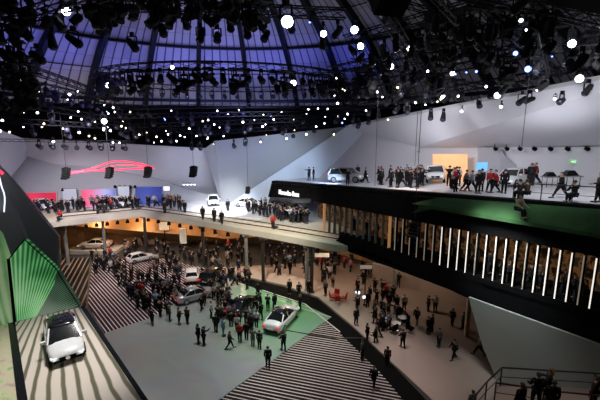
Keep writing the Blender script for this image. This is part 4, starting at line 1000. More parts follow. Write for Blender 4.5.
crowd([(208, 270), (228, 275), (255, 282), (252, 293), (230, 290), (206, 286)], 12, .1, .6, 'between the black estate and the green field', 'visitors between the black estate and the green field', car_gap=1.5)
crowd([(330, 285), (352, 285), (400, 300), (398, 335), (380, 340), (352, 318)], 26, .1, .6, 'round the tables beside the bright monitors', 'visitors around the lounge tables', near=True)
crowd([(335, 262), (385, 268), (400, 288), (350, 284)], 15, .1, .7, 'at the back of the lounge floor', 'visitors at the back of the lounge')
# terrace crowd
crowd([(30, 209), (56, 207.5), (78, 207.5), (78, 213), (40, 214)], 16, ZT+.12, .6, 'on the far terrace before the red video wall', 'visitors before the red video wall', colours=False, car_gap=.6)
crowd([(78, 207), (112, 205.5), (170, 204.5), (170, 207), (110, 210), (80, 212)], 36, ZT+.12, .55, 'on the far terrace before the blue video walls', 'visitors before the blue video walls', car_gap=1.2)
crowd([(165, 204.5), (180, 205), (182, 211), (165, 208)], 8, ZT+.12, .5, 'on the far terrace left of the folded facet', 'visitors left of the folded facet')
crowd([(245, 209), (300, 207), (306, 222), (270, 219), (252, 214)], 34, ZT+.12, .5, 'before the black sign wall on the terrace', 'visitors before the black sign wall', car_gap=.8)
crowd([(272, 214), (306, 216), (312, 224), (280, 221)], 26, ZT+.12, .5, 'below the white lettering of the sign wall', 'visitors below the white lettering', car_gap=.8)
for px, py, pose, top, lb in ((61, 220, 'sit', 'red', 'person in red sitting at the edge of the terrace below the red video wall'), (100, 213, 'sit', 'black', 'person in black sitting at the edge of the terrace left of its corner'), (106, 212.5, 'sit', 'charcoal', 'person in charcoal sitting at the edge of the terrace near its corner'),
    (165, 213, 'stand', 'brown', 'person in brown standing alone on the beige walkway'), (185, 213, 'stand', 'black', 'person in black at the left edge of the bright white stage'), (203, 219, 'walk', 'black', 'person in black walking on the walkway, leftmost of three'), (214.5, 221.5, 'stand', 'charcoal', 'person in charcoal on the walkway, the middle of three'), (222, 223.5, 'walk', 'black', 'person in black on the walkway, rightmost of three'), (228, 211.5, 'stand', 'black', 'person in black alone in the middle of the bright white stage'), (273, 229, 'stand_wide', 'red', 'person in a dark red top at the terrace edge before the crowd'), (248, 212, 'walk', 'navy', 'person in navy beside the low white car on the stage')):
    person(U(px, py, ZT+.02), -1.6, pose, top, lb, near=False)
# deck people
def kp(px, py): return K(px, py)+Vector((0, 0, .02))
for px, py, pose, yaw, top, lb in ((309, 180.5, 'point', 2.4, 'charcoal', 'person with raised arm at the left end of the deck'), (313.5, 180.7, 'stand', 0, 'black', 'person in black right of the one with raised arm'), (330, 181, 'stand', -1.4, 'brown', 'person in brown at the tail of the silver off-road estate'), (347.5, 185, 'fold', -1.6, 'black', 'person in black before the silver off-road estate'), (357.5, 178.5, 'stand', -1.6, 'charcoal', 'person in charcoal behind the silver off-road estate'), (365, 183, 'walk', -.4, 'black', 'person in black at the nose of the silver off-road estate'),
    (560, 198.5, 'stride', 3.1, 'black', 'person in dark clothes walking along the deck railing'), (465, 191.5, 'walk', -.2, 'grey', 'person in a grey coat walking before the orange panel'), (470.5, 192, 'stride', .2, 'light blue', 'person in a pale blue shirt walking before the orange panel'), (477.5, 193.5, 'stand', -1.4, 'black', 'person in black right of the pale blue shirt'), (480.5, 191.5, 'stand', 1.7, 'charcoal', 'person in charcoal before the cyan screen'), (489, 192.5, 'stand_wide', -1.4, 'red', 'person in a red coat standing on the deck'), (494.5, 193, 'walk', 3.0, 'red', 'second person in red, right of the red coat'), (503.5, 193.5, 'stand', 1.3, 'black', 'person in black right of the two red coats'), (597, 202.5, 'stand_wide', 2.6, 'brown', 'person in dark brown cut by the right edge of the picture')):
    p = kp(px, py); PTS.append((p.x, p.y)); person(p, yaw, pose, top, lb, long_=(px == 597))
for px, py, yaw, top, lb in ((519, 200.5, 1.4, 'charcoal', 'person seated on the deck edge with back turned, the left of a pair'), (526.5, 200.8, 1.8, 'brown', 'person seated on the deck edge with back turned, the right of a pair'), (573.5, 203.5, 1.6, 'black', 'person in black seated alone on the deck edge'), (452, 192.5, -1.4, 'black', 'person in black crouched at the deck edge before the orange panel')):
    p = kp(px, py-1); p.z -= .12; person(p, yaw, 'sit', top, lb)
p = F(526.5, 210)+FN*1.0; person(Vector((p.x, p.y, p.z-.35)), -1.3, 'sit', 'beige', 'person in a beige top sitting on the green ledge below the deck')
crowd([(375, 186), (422, 188), (422, 182), (378, 181)], 17, 0, .55, 'on the deck round the white cars', 'visitors round the white cars on the deck', pl=kp, near=True, car_gap=1.5)
crowd([(505, 186), (535, 187), (535, 183), (505, 183)], 3, 0, .6, 'behind the white car at the grey fold', 'visitors behind the white car at the grey fold', pl=kp, car_gap=1.2)
crowd([(446, 190), (452, 190.5), (462, 191), (462, 186), (447, 184)], 5, 0, .55, 'right of the white car before the orange panel', 'visitors right of the white car at the orange panel', pl=kp, near=True, car_gap=1.2)
crowd([(388, 187.5), (425, 189.5), (425, 187.5), (388, 185)], 9, 0, .5, 'standing along the left half of the deck edge', 'visitors along the left half of the deck edge', pl=kp, near=True, colours=False)
# people behind the fins
zi = F(400, 245).z
for k in range(26):
    t = k/25; px = 330+t*270+R.uniform(-3, 3)
    t_, b_ = lerp_fin(px); q = F(px, b_+1)+FB*R.uniform(.8, 3); 
    person(Vector((q.x, q.y, q.z-.25)), R.uniform(-3, 3), R.choice(('stand', 'fold', 'walk')), R.choice(('black', 'charcoal', 'brown')), 'dim figure seen between the upright fins', 'visitors behind the upright fins', near=False)

# ------------------------------------------------------------------ landing with railings, bottom right
ZL = 6.6
slab('floor', [U(497, 383, ZL), U(640, 392, ZL), U(700, 500, ZL), U(455, 500, ZL)], (0, 0, -.3), 'beige')
def railing(pts, z, h, label, n=None, m='rail', glass=True, parts=None):
    P_ = [U(px, py, z) for px, py in pts] if not isinstance(pts[0], Vector) else pts
    r = empty('railing', P_[0], 0, label, 'railing')
    bm = bmesh.new()
    for a_, b_ in zip(P_, P_[1:]): bar(bm, a_-P_[0]+Vector((0, 0, h)), b_-P_[0]+Vector((0, 0, h)), .06)
    bmo('top_rail', bm, m, r)
    bm = bmesh.new()
    for a_, b_ in zip(P_, P_[1:]): bar(bm, a_-P_[0]+Vector((0, 0, h*.5)), b_-P_[0]+Vector((0, 0, h*.5)), .03)
    bmo('middle_rail', bm, m, r)
    L = sum((b_-a_).length for a_, b_ in zip(P_, P_[1:])); n = n or max(2, int(L/1.8))
    for k in range(n+1):
        d = L*k/n
        for a_, b_ in zip(P_, P_[1:]):
            l_ = (b_-a_).length
            if d <= l_+1e-4: q = a_+(b_-a_)*(d/l_); break
            d -= l_
        bm = bmesh.new(); bar(bm, q-P_[0], q-P_[0]+Vector((0, 0, h)), .05); bmo('post', bm, m, r)
    return r
railing([(500, 386), (640, 395)], ZL, 1.05, 'dark metal railing along the far side of the lower right landing')
railing([(500, 386), (486, 400), (470, 420)], ZL, 1.05, 'dark metal railing down the left side of the lower right landing')
railing([(494, 402), (560, 412), (640, 420)], ZL, 1.05, 'dark metal railing nearest below in the lower right corner')
for px, hy, pose, yaw, top, lb in ((522.5, 385, 'stand', 2.0, 'black', 'person in black, leftmost on the lower right landing'), (539, 374.5, 'stand_wide', 1.5, 'black', 'person in black talking at the railing, second from left on the landing'), (551, 369.5, 'fold', 2.6, 'charcoal', 'person in charcoal at the far railing of the landing'), (554.5, 382.5, 'stand', 1.2, 'black', 'person in black in front of the one at the far railing'), (597, 378, 'stand', 2.2, 'brown', 'person in brown at the right edge of the landing')):
    hp = U(px, hy, ZL+1.75); person(Vector((hp.x, hp.y, ZL)), yaw, pose, top, lb, long_=pose == 'fold')
# a person below the frame's edge on the beige floor
person(U(471, 414, .1), 1.9, 'stand', 'grey', 'person in grey cut by the bottom edge left of the landing')
flush()
# deck railing (glass balustrade with slim posts)
a_, b_ = K(520, 192.5)+FB*.2, K(640, 203)+FB*.2
rp = [K(500, 193.5), K(591, 203), K(640, 208)]
railing([F(505, 200.5)+FB*.9, F(640, 213)+FB*.9], 0, 1.15, 'slim dark railing along the right half of the deck edge', n=4)
# lounge furniture
def chair(p, yaw, m, label, group):
    r = empty('lounge_chair', p, yaw, label, 'chair', group)
    bm = bmesh.new(); box(bm, (0, 0, .42), (.6, .6, .16)); bmo('seat', bm, m, r)
    bm = bmesh.new(); box(bm, (-.28, 0, .72), (.12, .6, .55), Matrix.Rotation(-.15, 3, 'Y')); bmo('backrest', bm, m, r)
    for sx in (-1, 1):
        for sy in (-1, 1):
            bm = bmesh.new(); cyl(bm, (sx*.25, sy*.25, 0), (sx*.25, sy*.25, .36), .025, seg=8); bmo('leg', bm, 'chrome', r)
def table(p, label, group):
    r = empty('lounge_table', p, 0, label, 'table', group)
    bm = bmesh.new(); cyl(bm, (0, 0, .70), (0, 0, .75), .45, seg=20); bmo('tabletop', bm, 'white_floor', r)
    bm = bmesh.new(); cyl(bm, (0, 0, .04), (0, 0, .70), .04, seg=8); bmo('stem', bm, 'chrome', r)
    bm = bmesh.new(); cyl(bm, (0, 0, 0), (0, 0, .04), .28, seg=16); bmo('base', bm, 'chrome', r)
for i, (px, py) in enumerate(((332, 300), (338, 303), (344, 301), (336, 298))):
    chair(U(px, py, .1), i*1.4, 'red_fabric', 'red upholstered lounge chair in the cluster at the black border', 'red lounge chairs at the black border')
for i, (px, py) in enumerate(((388, 322), (383, 330), (393, 333), (405, 325), (399, 318), (410, 332))):
    chair(U(px, py, .1), i*1.1, 'black', 'black lounge chair round the small white tables', 'black lounge chairs round the tables')
for px, py in ((386, 326), (402, 324), (396, 330)): table(U(px, py, .1), 'small round white lounge table among the black chairs', 'round lounge tables')
for px, py, lb in ((357.5, 292.5, 'bright monitor on a stand, the left one of two in the lounge'), (365, 297, 'bright monitor on a stand, the right one of two in the lounge')):
    p = D(px, py, U(px, 306).y); r = empty('monitor', (p.x, p.y, .1), 0, lb, 'monitor'); zc = p.z-.1
    bm = bmesh.new(); box(bm, (0, 0, zc), (.62, .06, .42)); bmo('casing', bm, 'black', r)
    bm = bmesh.new(); box(bm, (0, -.035, zc), (.54, .02, .34)); bmo('screen', bm, 'monitor', r)
    bm = bmesh.new(); cyl(bm, (0, .02, 0), (0, .02, zc-.2), .035, seg=8); cyl(bm, (0, .02, 0), (0, .02, .03), .22, seg=14); bmo('stand', bm, 'black', r)
# tilted display desks on the deck, cyan screen
for px, py, s, lb in ((549, 187, .85, 'dark canopied display desk left of the walking person on the deck'), (569, 189, 1.0, 'larger dark canopied display desk on the deck')):
    p = kp(px, py); r = empty('display_desk', p, .2, lb, 'desk'); r.scale = (s,)*3
    for sx in (-.6, .6):
        for sy in (-.3, .3): bm = bmesh.new(); cyl(bm, (sx, sy, 0), (sx, sy, .95), .03, seg=8); bmo('leg', bm, 'rail', r)
    bm = bmesh.new(); box(bm, (0, 0, 1.0), (1.6, .8, .08)); bmo('desktop', bm, 'pillar', r)
    bm = bmesh.new(); vs = box(bm, (0, .1, 1.25), (1.2, .6, .4))
    for v in vs:
        if v.co.z > 1.3: v.co.x *= .45; v.co.y = .1+(v.co.y-.1)*.5
    bmo('hood', bm, 'glass', r)
e = empty('screen_stand', kp(480, 187.5), 0, 'small cyan screen above the visitors on the deck', 'screen'); zc = D(480, 166.5, e.location.y).z-e.location.z
bm = bmesh.new(); box(bm, (0, 0, zc), (.95, .1, .75)); bmo('screen', bm, 'cyan', e); bm = bmesh.new(); cyl(bm, (0, .1, 0), (0, .1, zc), .05, seg=8); bmo('pole', bm, 'rail', e)

# ------------------------------------------------------------------ ceiling rig
def truss_mesh(pts, s=.5, step=1.0, ch=.06):
    bm = bmesh.new()
    for a_, b_ in zip(pts, pts[1:]):
        a_, b_ = Vector(a_), Vector(b_); d = b_-a_; L = d.length; x_ = d/L; y_ = Vector((0, 0, 1)).cross(x_).normalized(); z_ = x_.cross(y_)
        cs = [y_*s/2*i+z_*s/2*j for i, j in ((1, 1), (-1, 1), (-1, -1), (1, -1))]
        for c in cs: bar(bm, a_+c, b_+c, ch)
        n = max(1, int(L/step))
        for k in range(n):
            p, q = a_+d*(k/n), a_+d*((k+1)/n)
            for i in range(4): bar(bm, p+cs[i], (q if k % 2 else q)+cs[(i+1) % 4], ch*.55)
            bar(bm, q+cs[0], q+cs[1], ch*.5); bar(bm, q+cs[2], q+cs[3], ch*.5)
    return bm
def truss(pts, label, s=.5, step=1.0, ch=.06, drops=True):
    bm = truss_mesh(pts, s, step, ch)
    o = bmo('lighting_truss', bm, 'truss'); tag(o, label, 'truss')
    return o
# spotlight prototypes (meshes shared)
def sp_meshes():
    d = {}
    bm = bmesh.new(); bar(bm, (0, -.2, -.05), (0, .2, -.05), .05); bar(bm, (0, -.2, -.05), (0, -.2, -.42), .05); bar(bm, (0, .2, -.05), (0, .2, -.42), .05); box(bm, (0, 0, .04), (.16, .16, .2))
    me = bpy.data.meshes.new('yoke'); bm.to_mesh(me); bm.free(); me.materials.append(M['truss']); d['yoke'] = me
    bm = bmesh.new(); cyl(bm, (0, 0, .28), (0, 0, -.25), .13, .19, 12); cyl(bm, (0, 0, .34), (0, 0, .26), .09, .13, 12)
    me = bpy.data.meshes.new('housing'); bm.to_mesh(me); bm.free(); me.materials.append(M['speaker']); d['housing'] = me
    bm = bmesh.new(); r_ = bmesh.ops.create_uvsphere(bm, u_segments=14, v_segments=8, radius=.16)
    for v in bm.verts: v.co.z = -.25+v.co.z*.75 if v.co.z < 0 else -.25
    me = bpy.data.meshes.new('lens'); bm.to_mesh(me); bm.free()
    for k in ('lens_on', 'lens_off', 'lens_warm', 'lens_blue', 'lens_big'):
        m2 = me.copy(); m2.materials.append(M[k]); d[k] = m2
    return d
SM = sp_meshes(); NS = [0]
def spot(p, kind, label, group, aim=None, s=1.0):
    NS[0] += 1
    r = empty('stage_spotlight', p, R.uniform(0, 6.28), label, 'spotlight', group); r.scale = (s,)*3
    y = bpy.data.objects.new('yoke', SM['yoke']); COL.objects.link(y); y.parent = r
    h_ = bpy.data.objects.new('housing', SM['housing']); COL.objects.link(h_); h_.parent = r; h_.location = (0, 0, -.42)
    tgt = Vector(aim) if aim is not None else Vector((R.uniform(-12, 12), R.uniform(5, 40), R.uniform(0, 14)))
    dv = (tgt-Vector(p)).normalized(); dv = Matrix.Rotation(-r.rotation_euler.z, 3, 'Z') @ dv
    h_.rotation_euler = dv.to_track_quat('-Z', 'Y').to_euler()
    l_ = bpy.data.objects.new('lens', SM[kind]); COL.objects.link(l_); l_.parent = h_
    return r
bm = bmesh.new()
for k in range(5):
    a_ = .12*k; box(bm, (.02*k*k, 0, -.30*k-.2), (.7, .95, .27), Matrix.Rotation(a_*.6, 3, 'Y'))
SPK = bpy.data.meshes.new('cabinets'); bm.to_mesh(SPK); bm.free(); SPK.materials.append(M['speaker'])
bm = bmesh.new(); bar(bm, (-.3, 0, 0), (.3, 0, 0), .1); bar(bm, (0, -.4, 0), (0, .4, 0), .08); cyl(bm, (0, 0, 0), (0, 0, .5), .03, seg=6)
FRM = bpy.data.meshes.new('hanging_frame'); bm.to_mesh(FRM); bm.free(); FRM.materials.append(M['truss'])
bm = bmesh.new()
for k, (x_, y_) in enumerate(((0, 0), (.55, .25), (-.5, .2), (.1, -.55))):
    zz = -.35-.22*(k % 3); a_ = Matrix.Rotation(.5*k-.6, 3, 'X') @ Matrix.Rotation(.4*k, 3, 'Y')
    bar(bm, (x_, y_, 0), (x_, y_, zz), .07); box(bm, (x_, y_, zz), (.34, .44, .14))
    bar(bm, (x_, y_-.22, zz), (x_, y_-.22, zz-.45), .08); bar(bm, (x_, y_+.22, zz), (x_, y_+.22, zz-.45), .08)
    c_ = Vector((x_, y_, zz-.5)); r_ = bmesh.ops.create_uvsphere(bm, u_segments=12, v_segments=8, radius=.24)
    for v in r_['verts']: v.co = c_+a_ @ Vector((v.co.x, v.co.y, v.co.z*1.25))
    cyl(bm, c_, c_+a_ @ Vector((0, 0, -.42)), .19, .23, 12)
box(bm, (0, 0, .05), (1.5, 1.1, .1))
HDS = bpy.data.meshes.new('moving_heads'); bm.to_mesh(HDS); bm.free(); HDS.materials.append(M['speaker'])
def head_cluster(p, yaw, s, label, group=None, cable=0):
    r = empty('moving_light_cluster', p, yaw, label, 'stage light', group); r.scale = (s,)*3
    for me, nm in ((HDS, 'moving_heads'), (FRM, 'hanging_frame')):
        o = bpy.data.objects.new(nm, me); COL.objects.link(o); o.parent = r
    return r
def line_array(p, yaw, s, label, group=None, cable=0):
    s *= .68; r = empty('loudspeaker_cluster', p, yaw, label, 'loudspeaker', group); r.scale = (s,)*3
    for me, nm in ((SPK, 'cabinets'), (FRM, 'hanging_frame')):
        o = bpy.data.objects.new(nm, me); COL.objects.link(o); o.parent = r
    if cable:
        bm = bmesh.new(); cyl(bm, (0, -.02, .4), (0, -.02, cable/s), .025/s, seg=5); bmo('cable', bm, 'rail', r)
    return r
# the five hung before the far walls plus the one before the fins
for px, py, y, s, lb in ((66, 167.5, 45, 1.2, 'black loudspeaker hanging at the left end of the red car outline'), (109.5, 167, 47, 1.2, 'black loudspeaker hanging before the middle of the red car outline'), (148, 166.5, 48, 1.2, 'black loudspeaker hanging at the right end of the red car outline'), (193.5, 166, 50, 1.25, 'black loudspeaker hanging left of the folded white facet'), (248, 186.5, 52, .85, 'small black loudspeaker low before the blue white facet')):
    line_array(D(px, py, y), -1.9, s, lb, cable=6)
line_array(D(415, 222, 28), -2.3, 1.0, 'large dark loudspeaker hanging before the upright fins', cable=11)
for px, y0, y1, d in ((379.5, 60, 186, 34), (533, 42, 150, 26), (418, 110, 166, 30)):
    p, q = D(px, y0, d), D(px, y1, d); bm = bmesh.new(); cyl(bm, p, Vector((p.x, p.y, q.z)), .022, seg=5); o = bmo('hanging_cable', bm, 'chrome')
    tag(o, {379.5: 'thin pale cable hanging before the wall right of the silver estate', 533: 'thin cable hanging in the roof clutter at right', 418: 'thin cable hanging above the slatted building near the large loudspeaker'}[px], 'cable')
# wall-top row of dark heads, left
tp = [D(20, 139, 52), D(135, 142, 56)]
truss([tp[0]-Vector((4, 2, 0)), tp[1]], 'thin truss along the top of the far left wall', .3, .8, .05)
for k in range(8):
    p = tp[0].lerp(tp[1], .15+k/8*.85); spot(p-Vector((0, 0, .2)), 'lens_off', 'dark spotlight in the row along the top of the far left wall', 'dark spotlights above the far left wall', s=1.7)
# rows of trusses: (px0,py0,d0, px1,py1,d1, label, n spots, share lit)
rows = [
 (-30, 70, 30, 120, 104, 50, 'truss climbing to the left edge above the far left wall', 18, .45),
 (-30, 96, 36, 130, 122, 55, 'second truss from the left edge above the far left wall', 18, .5),
 (-30, 118, 42, 215, 133, 60, 'lowest long truss above the far left wall', 30, .6),
 (100, 108, 58, 345, 104, 58, 'truss along the lower rim of the blue dome', 26, .5),
 (80, 117, 54, 370, 112, 52, 'middle truss below the rim of the blue dome', 26, .5),
 (130, 126, 60, 350, 118, 56, 'low truss above the folded white facet', 22, .5),
 (200, 134, 62, 330, 124, 60, 'lowest truss above the folded white facet', 10, .5),
 (340, 110, 50, 620, 60, 28, 'truss along the top of the pale right wall', 24, .4),
 (330, 92, 46, 620, 36, 26, 'second truss above the pale right wall', 22, .25),
 (330, 70, 40, 620, 10, 24, 'third truss above the pale right wall', 18, .15),
 (345, 40, 32, 560, -20, 22, 'high truss in the dark right half of the roof', 12, .1),
 (-20, 30, 24, 110, -10, 20, 'near truss across the dark upper left corner', 10, .05),
 (-20, 52, 28, 90, 90, 44, 'truss across the left flank of the dome', 10, .2),
 (100, 4, 24, 345, 14, 26, 'near truss across the top of the blue dome', 14, .0),
 (370, -10, 22, 440, 100, 48, 'truss running away from the camera right of the dome', 8, .1),
 (520, -20, 18, 545, 78, 30, 'leaning truss close to the right upper corner', 6, .1),
 (430, -15, 20, 620, 25, 20, 'near truss across the right upper corner', 10, .1),
]
for (x0, y0, d0, x1, y1, d1, lb, n, lit) in rows:
    a_, b_ = D(x0, y0, d0), D(x1, y1, d1); truss([a_, b_], lb, .55, 1.1, .07)
    short = lb.split(' truss')[0]
    for k in range(n):
        p = a_.lerp(b_, (k+R.uniform(.1, .9))/n)
        q = R.random(); kind = 'lens_off'
        if q < lit*1.25: kind = 'lens_on' if R.random() < .72 else 'lens_warm'
        elif q > .97: kind = 'lens_blue'
        w = {'lens_on': 'lit white', 'lens_off': 'dark', 'lens_warm': 'lit warm', 'lens_blue': 'lit blue'}[kind]
        dd = p.y; aim = None
        if kind != 'lens_off': aim = Vector((R.uniform(-14, 14), R.uniform(0, 18), R.uniform(4, 16)))
        spot(p-Vector((0, 0, .3+(R.uniform(0, 1.5) if R.random() < .6 else 0))), kind, '%s spotlight on the %s' % (w, lb), '%s spotlights on the %s' % (w, lb), aim, s=(R.choice((.22, .3, .4, .5, .65))+dd/260) if kind != 'lens_off' else 1.0+dd/90)
# ring truss under the dome with clusters
rc = Vector((-9.5, 54, 25)); ring_pts = [rc+Vector((15*math.cos(a), 15*math.sin(a), 0)) for a in [2*PI*k/40 for k in range(41)]]
truss(ring_pts, 'circular truss hanging under the middle of the blue dome', .7, 1.2, .09)
for k in range(40):
    a = PI+PI*k/39*1.0; a += .03
    p = rc+Vector((15*math.cos(a), 15*math.sin(a), -.4))
    if k % 4 == 2: head_cluster(p, a+PI, 1.35, 'dark bunch of moving lights on the circular truss under the dome', 'clusters on the circular truss')
    else: spot(p, 'lens_off' if k % 9 else 'lens_on', ('dark' if k % 9 else 'lit white')+' spotlight on the circular truss under the dome', ('dark' if k % 9 else 'lit')+' spotlights on the circular truss', s=1.8)
for k in range(24):
    a = PI*k/23; p = rc+Vector((15*math.cos(a), 15*math.sin(a), -.4)); spot(p, 'lens_off', 'dark spotlight on the far half of the circular truss', 'dark spotlights on the far half of the circular truss', s=1.8)
# near clutter: clusters and winches
cl = [(163, 3, 20, 1.3), (178, 8, 24, 1.1), (205, 66, 36, 1.3), (134, 14, 26, 1.1), (107, 8, 24, 1.1), (60, 24, 24, 1.2), (30, 6, 22, 1.4), (8, 20, 22, 1.5), (40, 55, 30, 1.3), (15, 60, 28, 1.5), (237, 12, 24, 1.2), (245, 8, 22, 1.2), (262, 6, 22, 1.0), (300, 14, 22, 1.3), (311, 10, 24, 1.2), (337, 28, 26, 1.2), (352, 33, 26, 1.3), (375, 22, 24, 1.3), (388, 40, 28, 1.3), (405, 15, 24, 1.4), (430, 28, 26, 1.3), (448, 50, 30, 1.2), (470, 14, 22, 1.4), (492, 44, 28, 1.3), (505, 14, 22, 1.3), (545, 8, 20, 1.3), (556, 40, 26, 1.2), (590, 50, 26, 1.2), (455, 84, 38, 1.3), (370, 70, 36, 1.4), (86, 2, 20, 1.2), (3, 90, 36, 1.5), (30, 88, 40, 1.5), (420, 66, 32, 1.3), (510, 70, 30, 1.2), (196, 2, 20, 1.2), (225, 2, 20, 1.2), (275, 0, 20, 1.3), (150, -4, 20, 1.2), (118, 0, 20, 1.2), (62, 62, 34, 1.1), (395, 88, 42, 1.4), (355, 88, 44, 1.4), (70, 78, 38, 1.2)]
rr = random.Random(5)
for k in range(46):
    px, py = (rr.uniform(0, 345), rr.uniform(-6, 16)) if k < 16 else ((rr.uniform(350, 600), rr.uniform(0, 78)) if k < 36 else (rr.uniform(0, 34), rr.uniform(15, 105)))
    if px > 350 and py > 100-(px-345)*.2: continue
    cl.append((px, py, rr.uniform(21, 34), rr.uniform(.8, 1.2)))
LAMPS = ((286, 20), (323, 33), (355, 29), (361, 46), (66, 10), (391, 66), (409, 48), (528, 30), (573, 43))
cl = [c for c in cl if not any(abs(c[0]-u_) < 16 and -20 < v_-c[1] < 34 for u_, v_ in LAMPS) and not (34 < c[0] < 110 and 30 < c[1] < 100)]
for i, (px, py, y, s) in enumerate(cl):
    side = 'upper left corner of the roof' if px < 130 else ('near edge of the dome' if px < 345 else 'dark right half of the roof')
    (line_array if i % 7 == 3 else head_cluster)(D(px, py-(9 if px < 345 and py < 30 else 3), y), R.uniform(-3, 3), s*(.72 if y < 27 else .9), ('dark loudspeaker cluster' if i % 7 == 3 else 'dark bunch of moving lights')+' hanging in the '+side, ('loudspeaker' if i % 7 == 3 else 'moving light')+' clusters in the '+side)
# big lamps facing the hall
for px, py, y, s, k, lb in ((286, 20, 22, 1.8, 'lens_big', 'brightest blue white lamp in the roof, above the dome centre'), (323, 33, 25, 1.1, 'lens_big', 'bright lamp just right of the brightest one in the roof'), (355.5, 29, 25, 1.3, 'lens_big', 'bright oval lamp right of the dome, upper of two'), (361.5, 45.5, 27, 1.2, 'lens_big', 'bright lamp right of the dome, lower of two'), (66, 10, 22, 1.3, 'lens_big', 'single bright lamp in the upper left corner'), (391, 66, 32, 1.3, 'lens_on', 'bright lamp left in the dark right half of the roof'), (409, 48, 30, 1.1, 'lens_on', 'narrow lamp in the dark right half of the roof'), (452, 73, 34, 1.1, 'lens_on', 'small lamp above the middle of the pale right wall'), (528.5, 30.5, 24, 1.3, 'lens_big', 'bright lamp, left of two in the upper right corner'), (573, 43, 25, 1.3, 'lens_big', 'bright lamp, right of two in the upper right corner'), (516, 53, 27, .9, 'lens_blue', 'blue lamp, upper of two in the right roof'), (528, 68.5, 29, 1.3, 'lens_blue', 'blue lamp, lower of two in the right roof'), (443, 98, 40, 1.8, 'lens_on', 'lamp just above the pale right wall, left one'), (497, 95, 36, 1.6, 'lens_on', 'lamp just above the pale right wall, middle one'), (579, 78, 29, 1.6, 'lens_on', 'lamp just above the pale right wall, right one'), (104, 121, 48, 1.9, 'lens_on', 'brightest lamp above the far left wall'), (23, 78, 34, 1.4, 'lens_on', 'bright lamp at the left flank of the dome'), (172, 67, 34, .9, 'lens_on', 'tiny bright lamp by the upper edge of the circular truss')):
    p = D(px, py, y); spot(p+Vector((0, 0, .42*s)), k, lb, None, aim=O+Vector((R.uniform(-6, 6), 2, -3)), s=s)
# cross bracing beams in the dark right roof
for k, (a_, b_) in enumerate((((430, -10, 20), (520, 90, 40)), ((455, -15, 20), (560, 75, 32)), ((390, 0, 28), (600, 60, 34)), ((350, 60, 44), (500, 90, 40)), ((400, 100, 50), (470, 20, 30)))):
    truss([D(*a_), D(*b_)], ['first', 'second', 'third', 'fourth', 'fifth'][k]+' slanting brace from the left in the dark right roof', .35, .9, .06)

# ------------------------------------------------------------------ light
w = bpy.data.worlds.new('world'); sc.world = w; w.use_nodes = True
w.node_tree.nodes['Background'].inputs[0].default_value = (.5, .55, .8, 1); w.node_tree.nodes['Background'].inputs[1].default_value = .02
# blue-violet wash on the dome
for k in range(9):
    a = PI*(.30+.085*k); p = Vector((DC.x+25*math.cos(a), DC.y+25*math.sin(a), 24.3))
    light('dome_wash', 'SPOT', p, 600, (.06, .10, 1), Vector((DC.x+29*math.cos(a), DC.y+29*math.sin(a), 33)), .5, 125, 1)
light('dome_fill', 'SPOT', (-10, 40, 22.8), 12500, (.27, .28, .95), (-12, 74, 26), 2, 75, 1)
light('dome_fill', 'SPOT', (-10, 44, 24), 3200, (.30, .29, .9), (-12, 64, 37), 2, 100, 1)
light('dome_fill', 'SPOT', (-16, 34, 24), 5000, (.28, .27, .9), (-40, 56, 30), 2, 80, 1)
light('dome_patch', 'SPOT', (22, 30, 24), 500, (.1, .15, 1), (30, 28, 30), .5, 70)
# stage wash from the rig, and an added spot on the wedge wall
def wash(px, py, z, zl, e, c, s=3, dx=0, dy=0, ang=70):
    t_ = U(px, py, z); light('stage_wash', 'SPOT', (t_.x+dx, t_.y+dy, zl), e, c, t_, s, ang, .9)
wash(200, 350, 0, 23, 9000, (.98, 1, .92), 2, 2, 2, 66)
wash(290, 315, 0, 23, 8500, (.80, 1, .84), 2, -1, 4, 50)
wash(150, 290, 0, 23, 7000, (1, .9, .9), 2, 2, 0, 66)
wash(335, 370, 0, 23, 10000, (1, .9, .88), 2, 0, 2, 60)
wash(440, 340, 0, 18, 1500, (1, .78, .68), 1, -5, 3, 75)
wash(545, 340, 3, 16, 3800, (.9, 1, .97), 1, -9, -4, 60)  # added spot that brightens the wedge wall, no fitting hangs there
wash(540, 400, 6.6, 18, 900, (1, .85, .8), 1, -2, 0, 60)
wash(65, 350, ZP, 22, 9000, (1, .97, .93), 1.5, 3, 0, 48)
wash(20, 240, 10, 24, 1500, (.8, .85, 1), 1.5, 8, -6, 60)
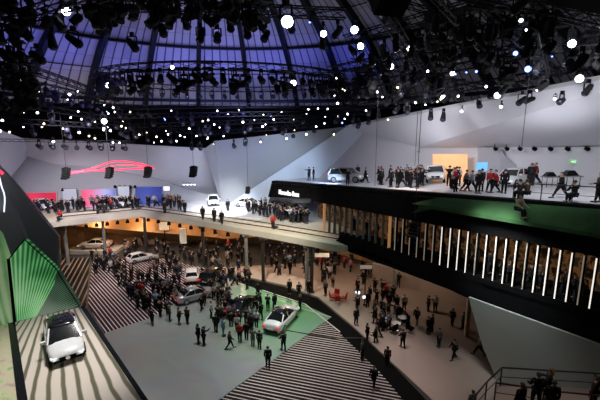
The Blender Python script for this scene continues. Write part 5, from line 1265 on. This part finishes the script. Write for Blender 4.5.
for px, py, e in ((340, 290, 260), (400, 305, 230), (290, 270, 400), (240, 262, 380)):
    p = U(px, py, 0); light('lounge_downlight', 'POINT', (p.x, p.y, 5.3), e, (1, .74, .55), None, .5)
# warm light under the terrace
for px, e in ((75, 500), (110, 700), (150, 700), (185, 600), (225, 450), (265, 500), (305, 450)):
    p = U(px, 246, 0); light('terrace_downlight', 'POINT', (p.x, p.y-3.0, 4.8), e*.5, (1, .62, .34), None, .4)
# terrace stage and far walls
light('terrace_wash', 'SPOT', (-10, 50, 19), 26000, (.92, .95, 1), (-12, 60, 6.6), 1, 46, .8)
light('terrace_wash', 'SPOT', (-30, 46, 17), 7000, (1, .9, .93), (-33, 58, 6.6), 1, 80, .8)
light('terrace_wash', 'SPOT', (-6, 38, 20), 17000, (1, .90, .74), (-5, 48, 6.6), 1, 70, .9)
light('terrace_wash', 'SPOT', (-24, 38, 20), 10000, (1, .95, .88), (-24, 50, 6.6), 1, 70, .9)
light('wall_wash', 'SPOT', (-24, 42, 19), 7500, (.90, .84, 1), (-30, 66, 12), 2, 100, .9)
light('wall_wash', 'SPOT', (-6, 42, 20), 6500, (.80, .88, 1), (-8, 64, 13), 2, 80, .9)
light('wall_wash', 'SPOT', (4, 46, 13), 13000, (.55, .72, 1), (-4, 61, 9), 2, 75, .9)
light('deck_wash', 'SPOT', (14, 22, 24), 5000, (.93, .93, 1), (24, 34, 14), 2, 100, .9)
light('deck_wash', 'SPOT', (6, 34, 22), 5500, (.95, .93, 1), (16, 46, 14), 2, 100, .9)
light('added_ledge_wash', 'SPOT', (6, 18, 22), 500, (.9, 1, .85), F(530, 218), 1, 70, .9)  # added lamp that lifts the green ledge
light('added_soffit_fill', 'SPOT', (20, 31, 15.6), 1300, (.9, .92, 1), (18, 33, 22), 1.5, 140, 1)  # added lamp that lightens the soffit from the deck
light('added_soffit_fill', 'SPOT', (14, 42, 14.5), 1500, (.9, .92, 1), (12, 46, 22), 1.5, 140, 1)  # second added lamp for the soffit, further back
print('people', NP, 'spots', NS, 'objects', len(bpy.data.objects))
